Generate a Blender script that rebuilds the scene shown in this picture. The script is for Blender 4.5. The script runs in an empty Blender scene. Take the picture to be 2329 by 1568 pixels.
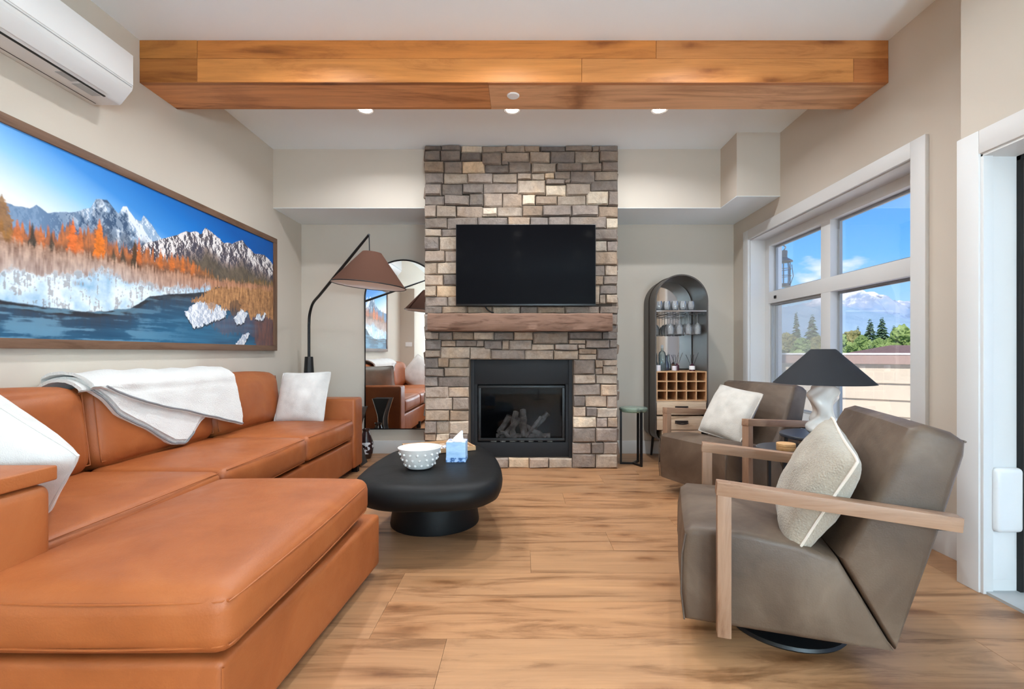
import bpy, bmesh, math, random
import numpy as np
from mathutils import Vector, Matrix, noise as mnoise

random.seed(7)
S = bpy.context.scene
COL = S.collection
PI = math.pi

# ------------------------------------------------------------------ camera
cam_d = bpy.data.cameras.new('camera')
cam_d.sensor_width = 36.0
cam_d.lens = 36.0 * 1110.0 / 2329.0
cam_d.shift_x = -23.5 / 2329.0
cam_d.shift_y = 19.0 / 2329.0
cam_d.clip_start = 0.05
cam_d.clip_end = 8000
cam = bpy.data.objects.new('camera', cam_d)
cam.location = (0, 0, 1.016)
cam.rotation_euler = (PI / 2, 0, 0)
COL.objects.link(cam)
S.camera = cam

# ------------------------------------------------------------------ exposure
S.view_settings.view_transform = 'Standard'
S.view_settings.look = 'None'
S.view_settings.exposure = 0.25
S.cycles.transparent_max_bounces = 40
S.cycles.diffuse_bounces = 6
S.cycles.caustics_reflective = False
S.cycles.caustics_refractive = False
S.view_settings.gamma = 1.0
S.view_settings.use_curve_mapping = False

# ------------------------------------------------------------------ sky
W = bpy.data.worlds.new('sky')
S.world = W
W.use_nodes = True
nt = W.node_tree
nt.nodes.clear()
N = nt.nodes.new
out = N('ShaderNodeOutputWorld'); bg = N('ShaderNodeBackground')
tc = N('ShaderNodeTexCoord'); sep = N('ShaderNodeSeparateXYZ')
ramp = N('ShaderNodeValToRGB')
nt.links.new(tc.outputs['Generated'], sep.inputs[0])
nt.links.new(sep.outputs['Z'], ramp.inputs[0])
e = ramp.color_ramp.elements
e[0].position = 0.0; e[0].color = (.60, .80, 1.0, 1)
e[1].position = 0.30; e[1].color = (.035, .27, .85, 1)
k = e.new(0.07); k.color = (.42, .70, 1.0, 1)
k = e.new(0.16); k.color = (.17, .50, .98, 1)
k = e.new(0.8); k.color = (.03, .17, .62, 1)
# a few small fair-weather clouds
mp = N('ShaderNodeMapping'); mp.inputs['Scale'].default_value = (7.0, 7.0, 17.0)
mp.inputs['Location'].default_value = (1.3, .4, .2)
nz = N('ShaderNodeTexNoise'); nz.inputs['Scale'].default_value = 1.0; nz.inputs['Detail'].default_value = 5
cr = N('ShaderNodeValToRGB'); cr.color_ramp.elements[0].position = .60; cr.color_ramp.elements[1].position = .72
mx = N('ShaderNodeMixRGB'); mx.inputs[2].default_value = (1.0, .98, 1.0, 1)
nt.links.new(tc.outputs['Generated'], mp.inputs[0]); nt.links.new(mp.outputs[0], nz.inputs[0])
nt.links.new(nz.outputs['Fac'], cr.inputs[0]); nt.links.new(cr.outputs[0], mx.inputs[0])
nt.links.new(ramp.outputs[0], mx.inputs[1]); nt.links.new(mx.outputs[0], bg.inputs[0])
bg.inputs[1].default_value = 1.25
nt.links.new(bg.outputs[0], out.inputs[0])

sun_d = bpy.data.lights.new('sun', 'SUN'); sun_d.energy = 6.5; sun_d.angle = .01; sun_d.color = (1, .95, .88)
sun = bpy.data.objects.new('sun', sun_d); COL.objects.link(sun)
sun.rotation_euler = Vector((.36, .62, -1.05)).to_track_quat('-Z', 'Y').to_euler()

# light levels of the lamps
POT_W = {3.655: 13.0, 2.33: 10.0, .9: 1.5, -.6: 3.5, -2.1: 3.5}      # recessed ceiling lights, dimmed by row
FILL_GLOBE = 105.0       # added fill globes behind the camera, out of view

# ------------------------------------------------------------------ room dimensions
XL, XR, YB, ZC = -2.232, 2.135, 4.93, 2.84
XD, YD = 1.95, 2.17            # the wall with the patio door steps in
YR = -3.4                      # kitchen wall behind the camera

# ------------------------------------------------------------------ materials
def lin(c):
    r = []
    for v in c[:3]:
        v = v / 255.0
        r.append(v / 12.92 if v <= .04045 else ((v + .055) / 1.055) ** 2.4)
    return (r[0], r[1], r[2], 1.0)

class NT:
    def __init__(s, name):
        s.m = bpy.data.materials.new(name); s.m.use_nodes = True
        s.t = s.m.node_tree; s.b = s.t.nodes['Principled BSDF']; s.o = s.t.nodes['Material Output']
    def n(s, typ, **kw):
        nd = s.t.nodes.new(typ)
        for k, v in kw.items():
            if hasattr(nd, k): setattr(nd, k, v)
        return nd
    def l(s, a, b): s.t.links.new(a, b)
    def noise(s, vec, scale=5, detail=4, rough=.55, dist=0.0):
        nd = s.n('ShaderNodeTexNoise'); nd.inputs['Scale'].default_value = scale
        nd.inputs['Detail'].default_value = detail; nd.inputs['Roughness'].default_value = rough
        nd.inputs['Distortion'].default_value = dist
        if vec is not None: s.l(vec, nd.inputs['Vector'])
        return nd
    def coord(s, kind='Object', scale=(1, 1, 1), rot=(0, 0, 0), rand=False):
        t = s.n('ShaderNodeTexCoord'); mp = s.n('ShaderNodeMapping')
        mp.inputs['Scale'].default_value = scale; mp.inputs['Rotation'].default_value = rot
        src = t.outputs[kind]
        if rand:
            oi = s.n('ShaderNodeObjectInfo'); mu = s.n('ShaderNodeMath', operation='MULTIPLY'); mu.inputs[1].default_value = 57.0
            s.l(oi.outputs['Random'], mu.inputs[0])
            va = s.n('ShaderNodeVectorMath', operation='ADD'); s.l(src, va.inputs[0])
            cx = s.n('ShaderNodeCombineXYZ')
            for i in range(3): s.l(mu.outputs[0], cx.inputs[i])
            s.l(cx.outputs[0], va.inputs[1]); src = va.outputs[0]
        s.l(src, mp.inputs[0])
        return mp.outputs[0]
    def ramp(s, fac, stops):
        r = s.n('ShaderNodeValToRGB'); el = r.color_ramp.elements
        while len(el) > 1: el.remove(el[-1])
        el[0].position = stops[0][0]; el[0].color = stops[0][1]
        for p, c in stops[1:]:
            k = el.new(p); k.color = c
        s.l(fac, r.inputs[0])
        return r.outputs[0]
    def mix(s, a, b, fac, mode='MIX'):
        m = s.n('ShaderNodeMixRGB', blend_type=mode)
        for i, v in ((1, a), (2, b)):
            if isinstance(v, tuple): m.inputs[i].default_value = v
            else: s.l(v, m.inputs[i])
        if isinstance(fac, (int, float)): m.inputs[0].default_value = fac
        else: s.l(fac, m.inputs[0])
        return m.outputs[0]
    def bump(s, h, strength=.2, dist=.01):
        b = s.n('ShaderNodeBump'); b.inputs['Strength'].default_value = strength; b.inputs['Distance'].default_value = dist
        s.l(h, b.inputs['Height']); s.l(b.outputs[0], s.b.inputs['Normal'])
    def set(s, **kw):
        for k, v in kw.items():
            key = {'col': 'Base Color', 'rough': 'Roughness', 'metal': 'Metallic', 'spec': 'Specular IOR Level',
                   'coat': 'Coat Weight', 'sheen': 'Sheen Weight', 'ior': 'IOR', 'coatr': 'Coat Roughness'}[k]
            if isinstance(v, (tuple, int, float)): s.b.inputs[key].default_value = v
            else: s.l(v, s.b.inputs[key])
        return s

M = {}
def plain(name, c, rough=.5, metal=0.0, spec=.5, coat=0.0, var=0.0, nscale=6, bump=0.0, bscale=80, bdist=.002, sheen=0.0):
    t = NT(name); col = lin(c)
    if var > 0:
        nz = t.noise(t.coord(), nscale, 5)
        a = tuple(min(1, v * (1 - var)) for v in col[:3]) + (1,); b = tuple(min(1, v * (1 + var)) for v in col[:3]) + (1,)
        t.set(col=t.ramp(nz.outputs['Fac'], [(.25, a), (.75, b)]))
    else: t.set(col=col)
    if bump > 0:
        t.bump(t.noise(t.coord(), bscale, 3).outputs['Fac'], bump, bdist)
    t.set(rough=rough, metal=metal, spec=spec, coat=coat, sheen=sheen)
    M[name] = t.m
    return t.m

plain('wall_paint', (205, 194, 180), .85, spec=.2, bump=.05, bscale=220)
plain('ceiling_paint', (239, 246, 250), .9, spec=.15, bump=.12, bscale=130)
plain('trim_white', (218, 217, 215), .45, bump=.02)
plain('plastic_white', (222, 222, 221), .35)
plain('plastic_grey', (168, 170, 170), .5)
plain('gasket', (10, 10, 10), .6)
plain('black_metal', (22, 22, 23), .42, spec=.4, bump=.04, bscale=160)
plain('iron_matte', (25, 25, 27), .6, spec=.3, bump=.05, bscale=220)
plain('tv_bezel', (8, 8, 9), .35)
plain('mortar', (92, 80, 70), .95, spec=.1, bump=.4, bscale=60, bdist=.005)
plain('shade_brown', (76, 50, 39), .9, spec=.1, bump=.1, bscale=300)
plain('shade_lining', (235, 232, 232), .9, spec=.1)
plain('shade_black', (40, 41, 44), .8, spec=.2, bump=.06, bscale=300)
plain('ceramic_white', (240, 236, 230), .22, coat=.3)
plain('bowl_white', (222, 219, 215), .5, bump=.05)
plain('blanket', (226, 223, 218), .95, spec=.05, sheen=.4, bump=.9, bscale=160, bdist=.006)
plain('blanket_edge', (140, 140, 142), .95, spec=.05, bump=.6, bscale=200)
plain('paper', (246, 246, 248), .8)
plain('chrome', (220, 220, 222), .12, metal=1)
plain('table_black', (15, 15, 15), .52, spec=.22, var=.35, nscale=3, bump=.25, bscale=26, bdist=.004)
plain('top_blueblack', (45, 49, 56), .3)
plain('siding', (204, 188, 166), .7, var=.04)
plain('siding_cap', (172, 146, 134), .6)
plain('cap_white', (240, 236, 230), .6)
plain('deck', (232, 230, 226), .8)
plain('post_paint', (247, 241, 232), .7)
plain('lantern_metal', (128, 118, 112), .5)
plain('roof_brown', (110, 86, 78), .9, var=.2)
plain('kitchen_white', (235, 234, 232), .4)
plain('switch_plate', (240, 240, 240), .4)
plain('cabinet_dark', (74, 66, 60), .45, var=.15, nscale=5)
plain('handle_iron', (62, 52, 46), .5, metal=.6)
plain('jar_white', (232, 226, 230), .4)
plain('jar_maroon', (70, 18, 38), .2, coat=.4)
plain('bottle_dark', (62, 66, 84), .2, coat=.5)
plain('reed', (32, 30, 30), .8)
plain('grass', (120, 150, 70), .95, var=.3, nscale=.2)
plain('bark', (92, 70, 56), .95)
plain('firebox', (22, 22, 23), .8, bump=.3, bscale=30)
plain('smoke_disc', (236, 234, 232), .5)
plain('vase_dark', (52, 34, 34), .18, coat=.6)
plain('piping_dark', (84, 70, 60), .6)
plain('linen_seam', (214, 205, 192), .9)

def noisy(name, stops, scale, rough=.7, detail=6, cscale=(1, 1, 1), bump=.3, bdist=.004, dist=0.0, spec=.3, kind='Object', rand=False):
    t = NT(name); v = t.coord(kind, cscale, rand=rand)
    nz = t.noise(v, scale, detail, .6, dist)
    t.set(col=t.ramp(nz.outputs['Fac'], [(p, lin(c)) for p, c in stops]), rough=rough, spec=spec)
    if bump: t.bump(nz.outputs['Fac'], bump, bdist)
    M[name] = t.m
    return t.m

# objects' own colour multiplied by procedural variation (planks and stones are told apart by their own tone)
def tinted_wood(name, axis=0, rough=.42, knots=True, contrast=.5, fine=1.0, bumps=.12, krot=(0, 0, 0)):
    t = NT(name)
    sc = [8.0 * fine] * 3; sc[axis] = 1.15 * fine
    v = t.coord('Object', tuple(sc), rand=True)
    g = t.noise(v, 1.0, 9, .66, 1.1)
    sc2 = [60.0 * fine] * 3; sc2[axis] = 2.2 * fine
    f = t.noise(t.coord('Object', tuple(sc2), rand=True), 1.0, 4, .6, .2)
    oi = t.n('ShaderNodeObjectInfo')
    a = 1 - contrast
    tone = t.ramp(g.outputs['Fac'], [(.27, (a * .62, a * .54, a * .46, 1)), (.39, (a * 1.1, a * 1.02, a * .94, 1)), (.49, (1, 1, 1, 1)), (.68, (1.16, 1.16, 1.13, 1))])
    c = t.mix(oi.outputs['Color'], tone, 1.0, 'MULTIPLY')
    fr = t.ramp(f.outputs['Fac'], [(.3, (.86, .84, .80, 1)), (.6, (1.05, 1.05, 1.05, 1))])
    c = t.mix(c, fr, .8, 'MULTIPLY')
    if knots:
        sk = [4.2] * 3; sk[axis] = 1.5
        vo = t.n('ShaderNodeTexVoronoi'); vo.inputs['Scale'].default_value = 1.0
        wob = t.noise(t.coord('Object', (6, 6, 6), rand=True), 2.0, 3)
        vo.voronoi_dimensions = '2D'
        vv = t.coord('Object', tuple(sk) if krot == (0, 0, 0) else (1.3, 1.0, 5.0), krot, rand=True)
        va = t.mix(vv, wob.outputs['Color'], .14)
        t.l(va, vo.inputs['Vector'])
        kf = t.ramp(vo.outputs['Distance'], [(.0, (.34, .25, .18, 1)), (.04, (.5, .40, .32, 1)), (.09, (.80, .74, .68, 1)), (.20, (1, 1, 1, 1))])
        c = t.mix(c, kf, .85, 'MULTIPLY')
    t.set(col=c, rough=rough, spec=.35)
    t.bump(f.outputs['Fac'], bumps, .002)
    M[name] = t.m
    return t.m
tinted_wood('floor_oak', 0, .36, contrast=.40)
tinted_wood('beam_wood', 0, .5, contrast=.30, knots=True, krot=(PI / 2, 0, 0))
tinted_wood('frame_walnut', 1, .5, contrast=.35, knots=False, fine=1.5)
tinted_wood('frame_walnut_v', 2, .5, contrast=.35, knots=False, fine=1.5)
tinted_wood('arm_oak', 0, .45, contrast=.2, knots=False, fine=2.0)
tinted_wood('arm_oak_v', 2, .45, contrast=.2, knots=False, fine=2.0)
tinted_wood('rack_oak', 0, .5, contrast=.15, knots=False, fine=2.0)
tinted_wood('mantel_wood', 0, .8, contrast=.42, knots=True, fine=2.4, bumps=.8, krot=(PI / 2, 0, 0))

def stone_mat():
    t = NT('ledge_stone'); v = t.coord('Object', (1, 1, 1), rand=True)
    n1 = t.noise(v, 9, 9, .68, .6); n2 = t.noise(v, 34, 6, .7, .3); n3 = t.noise(v, 4, 3, .5, 1.2)
    oi = t.n('ShaderNodeObjectInfo')
    tone = t.ramp(n1.outputs['Fac'], [(.28, (.74, .71, .69, 1)), (.5, (1, 1, 1, 1)), (.72, (1.26, 1.24, 1.2, 1))])
    c = t.mix(oi.outputs['Color'], tone, 1, 'MULTIPLY')
    warm = t.ramp(n3.outputs['Fac'], [(.45, (1, 1, 1, 1)), (.72, (1.1, 1.0, .88, 1))])
    c = t.mix(c, warm, .8, 'MULTIPLY')
    sp = t.ramp(n2.outputs['Fac'], [(.3, (.78, .77, .76, 1)), (.62, (1.06, 1.06, 1.06, 1))])
    c = t.mix(c, sp, .9, 'MULTIPLY')
    ad = t.n('ShaderNodeMath', operation='ADD'); t.l(n1.outputs['Fac'], ad.inputs[0]); t.l(n2.outputs['Fac'], ad.inputs[1])
    t.set(col=c, rough=.88, spec=.2); t.bump(ad.outputs[0], .75, .012)
    M['ledge_stone'] = t.m
stone_mat()

def leather(name, c_lo, c_mid, c_hi, rough=.42, spec=.4):
    t = NT(name); v = t.coord('Object')
    n1 = t.noise(v, 3.2, 5, .55, .8)
    t.set(col=t.ramp(n1.outputs['Fac'], [(.25, lin(c_lo)), (.5, lin(c_mid)), (.75, lin(c_hi))]), spec=spec)
    n2 = t.noise(v, 190, 3, .5); n3 = t.noise(v, 7, 5, .6, .4)
    rr = t.ramp(n3.outputs['Fac'], [(.3, (rough - .07,) * 3 + (1,)), (.7, (rough + .1,) * 3 + (1,))]); t.l(rr, t.b.inputs['Roughness'])
    ad = t.n('ShaderNodeMath', operation='MULTIPLY_ADD'); t.l(n3.outputs['Fac'], ad.inputs[0]); ad.inputs[1].default_value = 3.0; t.l(n2.outputs['Fac'], ad.inputs[2])
    t.bump(ad.outputs[0], .16, .004)
    M[name] = t.m
leather('leather_tan', (146, 78, 38), (161, 89, 45), (171, 100, 54), .46)
leather('leather_taupe', (68, 53, 42), (92, 75, 61), (120, 102, 86), .5)

def fabric(name, c, weave=300, bump=.5, big=.0):
    t = NT(name); v = t.coord('Object')
    n1 = t.noise(v, 8, 5, .6); wv = t.n('ShaderNodeTexVoronoi'); wv.inputs['Scale'].default_value = weave; t.l(v, wv.inputs['Vector'])
    a = lin(c); lo = tuple(x * .86 for x in a[:3]) + (1,); hi = tuple(min(1, x * 1.1) for x in a[:3]) + (1,)
    t.set(col=t.ramp(n1.outputs['Fac'], [(.3, lo), (.7, hi)]), rough=.95, spec=.05, sheen=.25)
    t.bump(wv.outputs['Distance'], bump, .002)
    M[name] = t.m
fabric('pillow_white', (222, 219, 214))
fabric('pillow_cream', (205, 198, 188), 240, .6)
fabric('pillow_beige', (168, 158, 143), 150, .9)

# clear glass: thin, mostly see-through with a fresnel sheen
def glass(name, tint=(1, 1, 1, 1), refl=.9, rough=.0, body=.0, bodyc=(1, 1, 1, 1)):
    t = NT(name); t.t.nodes.remove(t.b)
    tr = t.n('ShaderNodeBsdfTransparent'); tr.inputs[0].default_value = tint
    gl = t.n('ShaderNodeBsdfGlossy'); gl.inputs['Roughness'].default_value = rough
    fr = t.n('ShaderNodeFresnel'); fr.inputs[0].default_value = 1.45
    mu = t.n('ShaderNodeMath', operation='MULTIPLY'); mu.inputs[1].default_value = refl; t.l(fr.outputs[0], mu.inputs[0])
    mxs = t.n('ShaderNodeMixShader'); t.l(mu.outputs[0], mxs.inputs[0]); t.l(tr.outputs[0], mxs.inputs[1]); t.l(gl.outputs[0], mxs.inputs[2])
    last = mxs.outputs[0]
    if body > 0:
        df = t.n('ShaderNodeBsdfDiffuse'); df.inputs[0].default_value = bodyc
        m2 = t.n('ShaderNodeMixShader'); m2.inputs[0].default_value = body
        t.l(last, m2.inputs[1]); t.l(df.outputs[0], m2.inputs[2]); last = m2.outputs[0]
    t.l(last, t.o.inputs['Surface']); M[name] = t.m
glass('window_glass', (.99, .995, 1, 1), .28)
glass('insect_screen', (1, 1, 1, 1), 0, 0, .30, (.62, .64, .62, 1))
glass('clear_glass', (.985, .988, .99, 1), 1.0, .02, .13, (.95, .96, .97, 1))
glass('fire_glass', (.62, .62, .64, 1), .35, .02)
glass('green_glass', (.72, .84, .74, 1), 1.0, .03, .30, (.55, .68, .56, 1))
glass('bottle_glass', (.72, .82, .84, 1), 1.0, .03, .12, (.6, .7, .72, 1))
t = NT('mirror'); t.set(col=(.93, .93, .93, 1), metal=1.0, rough=.015); M['mirror'] = t.m
t = NT('mirror_smoked'); t.set(col=(.80, .78, .76, 1), metal=1.0, rough=.05); M['mirror_smoked'] = t.m
t = NT('tv_screen'); t.set(col=(.004, .004, .005, 1), rough=.09, spec=.035); M['tv_screen'] = t.m

def emit(name, c, s):
    t = NT(name); t.b.inputs['Emission Color'].default_value = c; t.b.inputs['Emission Strength'].default_value = s
    t.set(col=(.9, .9, .9, 1)); M[name] = t.m
emit('lamp_lens', (1, .95, .88, 1), 30.0)
emit('globe', (.56, .81, 1.0, 1), FILL_GLOBE)  # bluish glow of the added fill globes

def vcol(name, rough=.35, spec=.4, coat=0.0):
    t = NT(name); a = t.n('ShaderNodeVertexColor'); a.layer_name = 'Col'
    t.set(col=a.outputs[0], rough=rough, spec=spec, coat=coat); M[name] = t.m
vcol('print', .45, .25)
vcol('painted', .5)

# ------------------------------------------------------------------ mesh builder
class B:
    def __init__(s): s.v = []; s.f = []
    def add(s, vs, fs):
        o = len(s.v); s.v += [tuple(p) for p in vs]; s.f += [tuple(i + o for i in f) for f in fs]; return s
    def box(s, x0, x1, y0, y1, z0, z1):
        v = [(x0, y0, z0), (x1, y0, z0), (x1, y1, z0), (x0, y1, z0), (x0, y0, z1), (x1, y0, z1), (x1, y1, z1), (x0, y1, z1)]
        return s.add(v, [(0, 3, 2, 1), (4, 5, 6, 7), (0, 1, 5, 4), (1, 2, 6, 5), (2, 3, 7, 6), (3, 0, 4, 7)])
    def rbox(s, c, d, r, n=6, bulge=(0, 0, 0), rot=None):
        """rounded box: centre, full dims, corner radius, grid per face"""
        hx, hy, hz = d[0] / 2, d[1] / 2, d[2] / 2
        r = min(r, hx * .999, hy * .999, hz * .999)
        vs = []; fs = []; idx = {}
        def pts(h):
            a = [-h + r * (1 - math.cos(k / 3 * PI / 2)) for k in range(4)]
            b = [(-h + r) + (2 * h - 2 * r) * k / n for k in range(1, n)]
            return a + b + [-x for x in reversed(a)]
        gx, gy, gz = pts(hx), pts(hy), pts(hz)
        def vert(p):
            key = (round(p[0], 6), round(p[1], 6), round(p[2], 6))
            if key in idx: return idx[key]
            q = [max(-h + r, min(h - r, x)) for x, h in zip(p, (hx, hy, hz))]
            dv = Vector(p) - Vector(q)
            if dv.length > 1e-9:
                # map cube shell point to sphere
                m = max(abs(dv.x), abs(dv.y), abs(dv.z))
                dv = dv.normalized() * r
            w = Vector(q) + dv
            fx, fy, fz = 1 - (p[0] / hx) ** 2, 1 - (p[1] / hy) ** 2, 1 - (p[2] / hz) ** 2
            w.x += bulge[0] * fy * fz * (1 if p[0] > 0 else -1) * (abs(p[0]) / hx)
            w.y += bulge[1] * fx * fz * (1 if p[1] > 0 else -1) * (abs(p[1]) / hy)
            w.z += bulge[2] * fx * fy * (1 if p[2] > 0 else -1) * (abs(p[2]) / hz)
            if rot is not None: w = rot @ w
            vs.append((w.x + c[0], w.y + c[1], w.z + c[2])); idx[key] = len(vs) - 1
            return idx[key]
        def face(ga, gb, mk, flip):
            for i in range(len(ga) - 1):
                for j in range(len(gb) - 1):
                    q = [vert(mk(ga[i], gb[j])), vert(mk(ga[i + 1], gb[j])), vert(mk(ga[i + 1], gb[j + 1])), vert(mk(ga[i], gb[j + 1]))]
                    if flip: q.reverse()
                    if len(set(q)) >= 3: fs.append(tuple(dict.fromkeys(q)))
        face(gx, gy, lambda a, b: (a, b, hz), False); face(gx, gy, lambda a, b: (a, b, -hz), True)
        face(gy, gz, lambda a, b: (hx, a, b), False); face(gy, gz, lambda a, b: (-hx, a, b), True)
        face(gx, gz, lambda a, b: (a, -hy, b), False); face(gx, gz, lambda a, b: (a, hy, b), True)
        return s.add(vs, fs)
    def bar(s, p0, p1, w, h, up=(0, 0, 1)):
        p0, p1 = Vector(p0), Vector(p1); d = (p1 - p0).normalized(); u = Vector(up)
        if abs(d.dot(u)) > .99: u = Vector((1, 0, 0))
        a = d.cross(u).normalized() * w / 2; b = a.cross(d).normalized() * h / 2
        v = [p0 - a - b, p0 + a - b, p0 + a + b, p0 - a + b, p1 - a - b, p1 + a - b, p1 + a + b, p1 - a + b]
        return s.add(v, [(0, 1, 2, 3), (7, 6, 5, 4), (0, 4, 5, 1), (1, 5, 6, 2), (2, 6, 7, 3), (3, 7, 4, 0)])
    def tube(s, path, r, seg=12, closed=False):
        P = [Vector(p) for p in path]; n = len(P); R = r if isinstance(r, (list, tuple)) else [r] * n
        vs = []; fs = []; ref = None
        for i, p in enumerate(P):
            if closed: d = P[(i + 1) % n] - P[i - 1]
            else: d = P[min(i + 1, n - 1)] - P[max(i - 1, 0)]
            d.normalize()
            if ref is None:
                ref = Vector((0, 0, 1)) if abs(d.z) < .9 else Vector((1, 0, 0))
            a = (ref - d * ref.dot(d)).normalized(); ref = a; b = d.cross(a)
            for k in range(seg):
                t = 2 * PI * k / seg; vs.append(p + (a * math.cos(t) + b * math.sin(t)) * R[i])
        m = n if closed else n - 1
        for i in range(m):
            for k in range(seg):
                j = (i + 1) % n; fs.append((i * seg + k, i * seg + (k + 1) % seg, j * seg + (k + 1) % seg, j * seg + k))
        if not closed:
            fs.append(tuple(reversed(range(seg)))); fs.append(tuple((n - 1) * seg + k for k in range(seg)))
        return s.add(vs, fs)
    def lathe(s, prof, c=(0, 0, 0), seg=32, caps=True):
        vs = []; fs = []; n = len(prof)
        for r, z in prof:
            for k in range(seg):
                t = 2 * PI * k / seg; vs.append((c[0] + max(r, 1e-4) * math.cos(t), c[1] + max(r, 1e-4) * math.sin(t), c[2] + z))
        for i in range(n - 1):
            for k in range(seg):
                fs.append((i * seg + k, i * seg + (k + 1) % seg, (i + 1) * seg + (k + 1) % seg, (i + 1) * seg + k))
        if caps and prof[0][0] > 1e-3: fs.append(tuple(reversed(range(seg))))
        if caps and prof[-1][0] > 1e-3: fs.append(tuple((n - 1) * seg + k for k in range(seg)))
        return s.add(vs, fs)
    def prism(s, poly, lo, hi, mk):
        """closed polygon (a,b) extruded from lo to hi; mk(a,b,t)->xyz"""
        n = len(poly)
        vs = [mk(a, b, lo) for a, b in poly] + [mk(a, b, hi) for a, b in poly]
        fs = [tuple(reversed(range(n))), tuple(range(n, 2 * n))] + [(i, (i + 1) % n, n + (i + 1) % n, n + i) for i in range(n)]
        return s.add(vs, fs)
    def build(s, name, mat, parent=None, smooth=False, bevel=0.0, seg=2, angle=32, color=None, world=True, sub=0):
        me = bpy.data.meshes.new(name); bm = bmesh.new()
        loc = Vector((0, 0, 0)); rz = 0
        if parent is not None and world:
            loc = ROOT[parent.name][0]; rz = ROOT[parent.name][1]
        R = Matrix.Rotation(-rz, 3, 'Z') if rz else None
        bv = []
        for p in s.v:
            q = Vector(p) - loc
            if R is not None: q = R @ q
            bv.append(bm.verts.new(q))
        for f in s.f:
            try: bm.faces.new([bv[i] for i in f])
            except ValueError: pass
        bmesh.ops.recalc_face_normals(bm, faces=bm.faces)
        if bevel > 0:
            bm.normal_update()
            es = [e for e in bm.edges if len(e.link_faces) == 2 and e.calc_face_angle(0) > math.radians(angle)]
            bmesh.ops.bevel(bm, geom=es, offset=bevel, segments=seg, profile=.6, affect='EDGES', clamp_overlap=True)
        if sub:
            for _ in range(sub):
                bmesh.ops.subdivide_edges(bm, edges=bm.edges, cuts=1, use_grid_fill=True)
        if smooth or bevel > 0:
            bm.normal_update()
            for f in bm.faces: f.smooth = True
            for e in bm.edges:
                if len(e.link_faces) == 2 and e.calc_face_angle(0) > math.radians(38): e.smooth = False
        bm.to_mesh(me); bm.free()
        o = bpy.data.objects.new(name, me); COL.objects.link(o)
        if mat is not None: me.materials.append(M[mat] if isinstance(mat, str) else mat)
        if color is not None: o.color = color
        if parent is not None: o.parent = parent
        ROOT[o.name] = ROOT[parent.name] if parent is not None else (Vector((0, 0, 0)), 0)
        return o

ROOT = {}
def tag(o, label=None, cat=None, group=None, kind=None):
    if label: o['label'] = label
    if cat: o['category'] = cat
    if group: o['group'] = group
    if kind: o['kind'] = kind
    return o
def thing(name, label, cat, loc=(0, 0, 0), rz=0.0, group=None, kind=None):
    o = bpy.data.objects.new(name, None); COL.objects.link(o); o.empty_display_size = .1
    o.location = loc; o.rotation_euler = (0, 0, rz)
    ROOT[o.name] = (Vector(loc), rz)
    return tag(o, label, cat, group, kind)
def reg(o):
    """a mesh object at the world origin that will parent pieces"""
    ROOT[o.name] = (Vector((0, 0, 0)), 0); return o
def clone(root, loc, rz, label, group=None):
    r = root.copy(); COL.objects.link(r); r.location = loc; r.rotation_euler = (0, 0, rz); r['label'] = label
    if group: r['group'] = group
    ROOT[r.name] = (Vector(loc), rz)
    for ch in list(root.children):
        c = ch.copy(); COL.objects.link(c); c.parent = r
        for g in list(ch.children):
            d = g.copy(); COL.objects.link(d); d.parent = c
    return r
def smooth_closed(pts, n=8):
    out = []; L = len(pts)
    for i in range(L):
        p0, p1, p2, p3 = [Vector(pts[(i + k - 1) % L]) for k in range(4)]
        for j in range(n):
            t = j / n
            out.append(.5 * ((2 * p1) + (p2 - p0) * t + (2 * p0 - 5 * p1 + 4 * p2 - p3) * t * t + (3 * p1 - p0 - 3 * p2 + p3) * t ** 3))
    return out
def smooth_open(pts, n=8):
    P = [Vector(p) for p in pts]; P = [P[0] * 2 - P[1]] + P + [P[-1] * 2 - P[-2]]; out = []
    for i in range(1, len(P) - 2):
        p0, p1, p2, p3 = P[i - 1:i + 3]
        for j in range(n):
            t = j / n
            out.append(.5 * ((2 * p1) + (p2 - p0) * t + (2 * p0 - 5 * p1 + 4 * p2 - p3) * t * t + (3 * p1 - p0 - 3 * p2 + p3) * t ** 3))
    out.append(P[-2]); return out
def fb(x, y, z=0.0): return mnoise.fractal(Vector((x, y, z)), 1.0, 2.0, 4)

# =================================================================== ROOM SHELL
# floor slab with planks
fl = reg(B().box(XL - .1, XR + .25, YR - .1, YB + .1, -.06, -.012).build('floor', 'mortar'))
tag(fl, 'light oak plank floor running across the whole room', 'floor', kind='structure')
PW = .2585
fixed = {2: [.04, -1.9, 1.95], 0: [-.545, 1.35], -1: [-.268, 1.6], 6: [.29, -1.5], 4: [-1.2, .9], 5: [1.5, -.35]}
kk = -20
random.seed(21)
while 1.733 + kk * PW < YB:
    y0 = 1.733 + kk * PW; y1 = min(y0 + PW, YB)
    if y1 > YR:
        if kk in fixed: js = sorted(fixed[kk])
        else:
            s0 = XL + random.uniform(.4, 1.7); js = []
            while s0 < XR + .2: js.append(s0); s0 += random.uniform(1.7, 2.1)
        xs = [XL] + js + [XR + .17]
        for a, b in zip(xs[:-1], xs[1:]):
            if b - a < .1: continue
            t_ = random.uniform(.90, 1.06); w_ = random.uniform(-.03, .03)
            base = lin((171, 126, 89))
            pl = B().box(-(b - a) / 2 + .0006, (b - a) / 2 - .0006, -(y1 - y0) / 2 + .0005, (y1 - y0) / 2 - .0005, -.012, 0).build('plank', 'floor_oak', color=(base[0] * t_ * (1 + w_), base[1] * t_, base[2] * t_ * (1 - w_), 1))
            pl.location = ((a + b) / 2, (y0 + y1) / 2, 0); pl.parent = fl
    kk += 1

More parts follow.
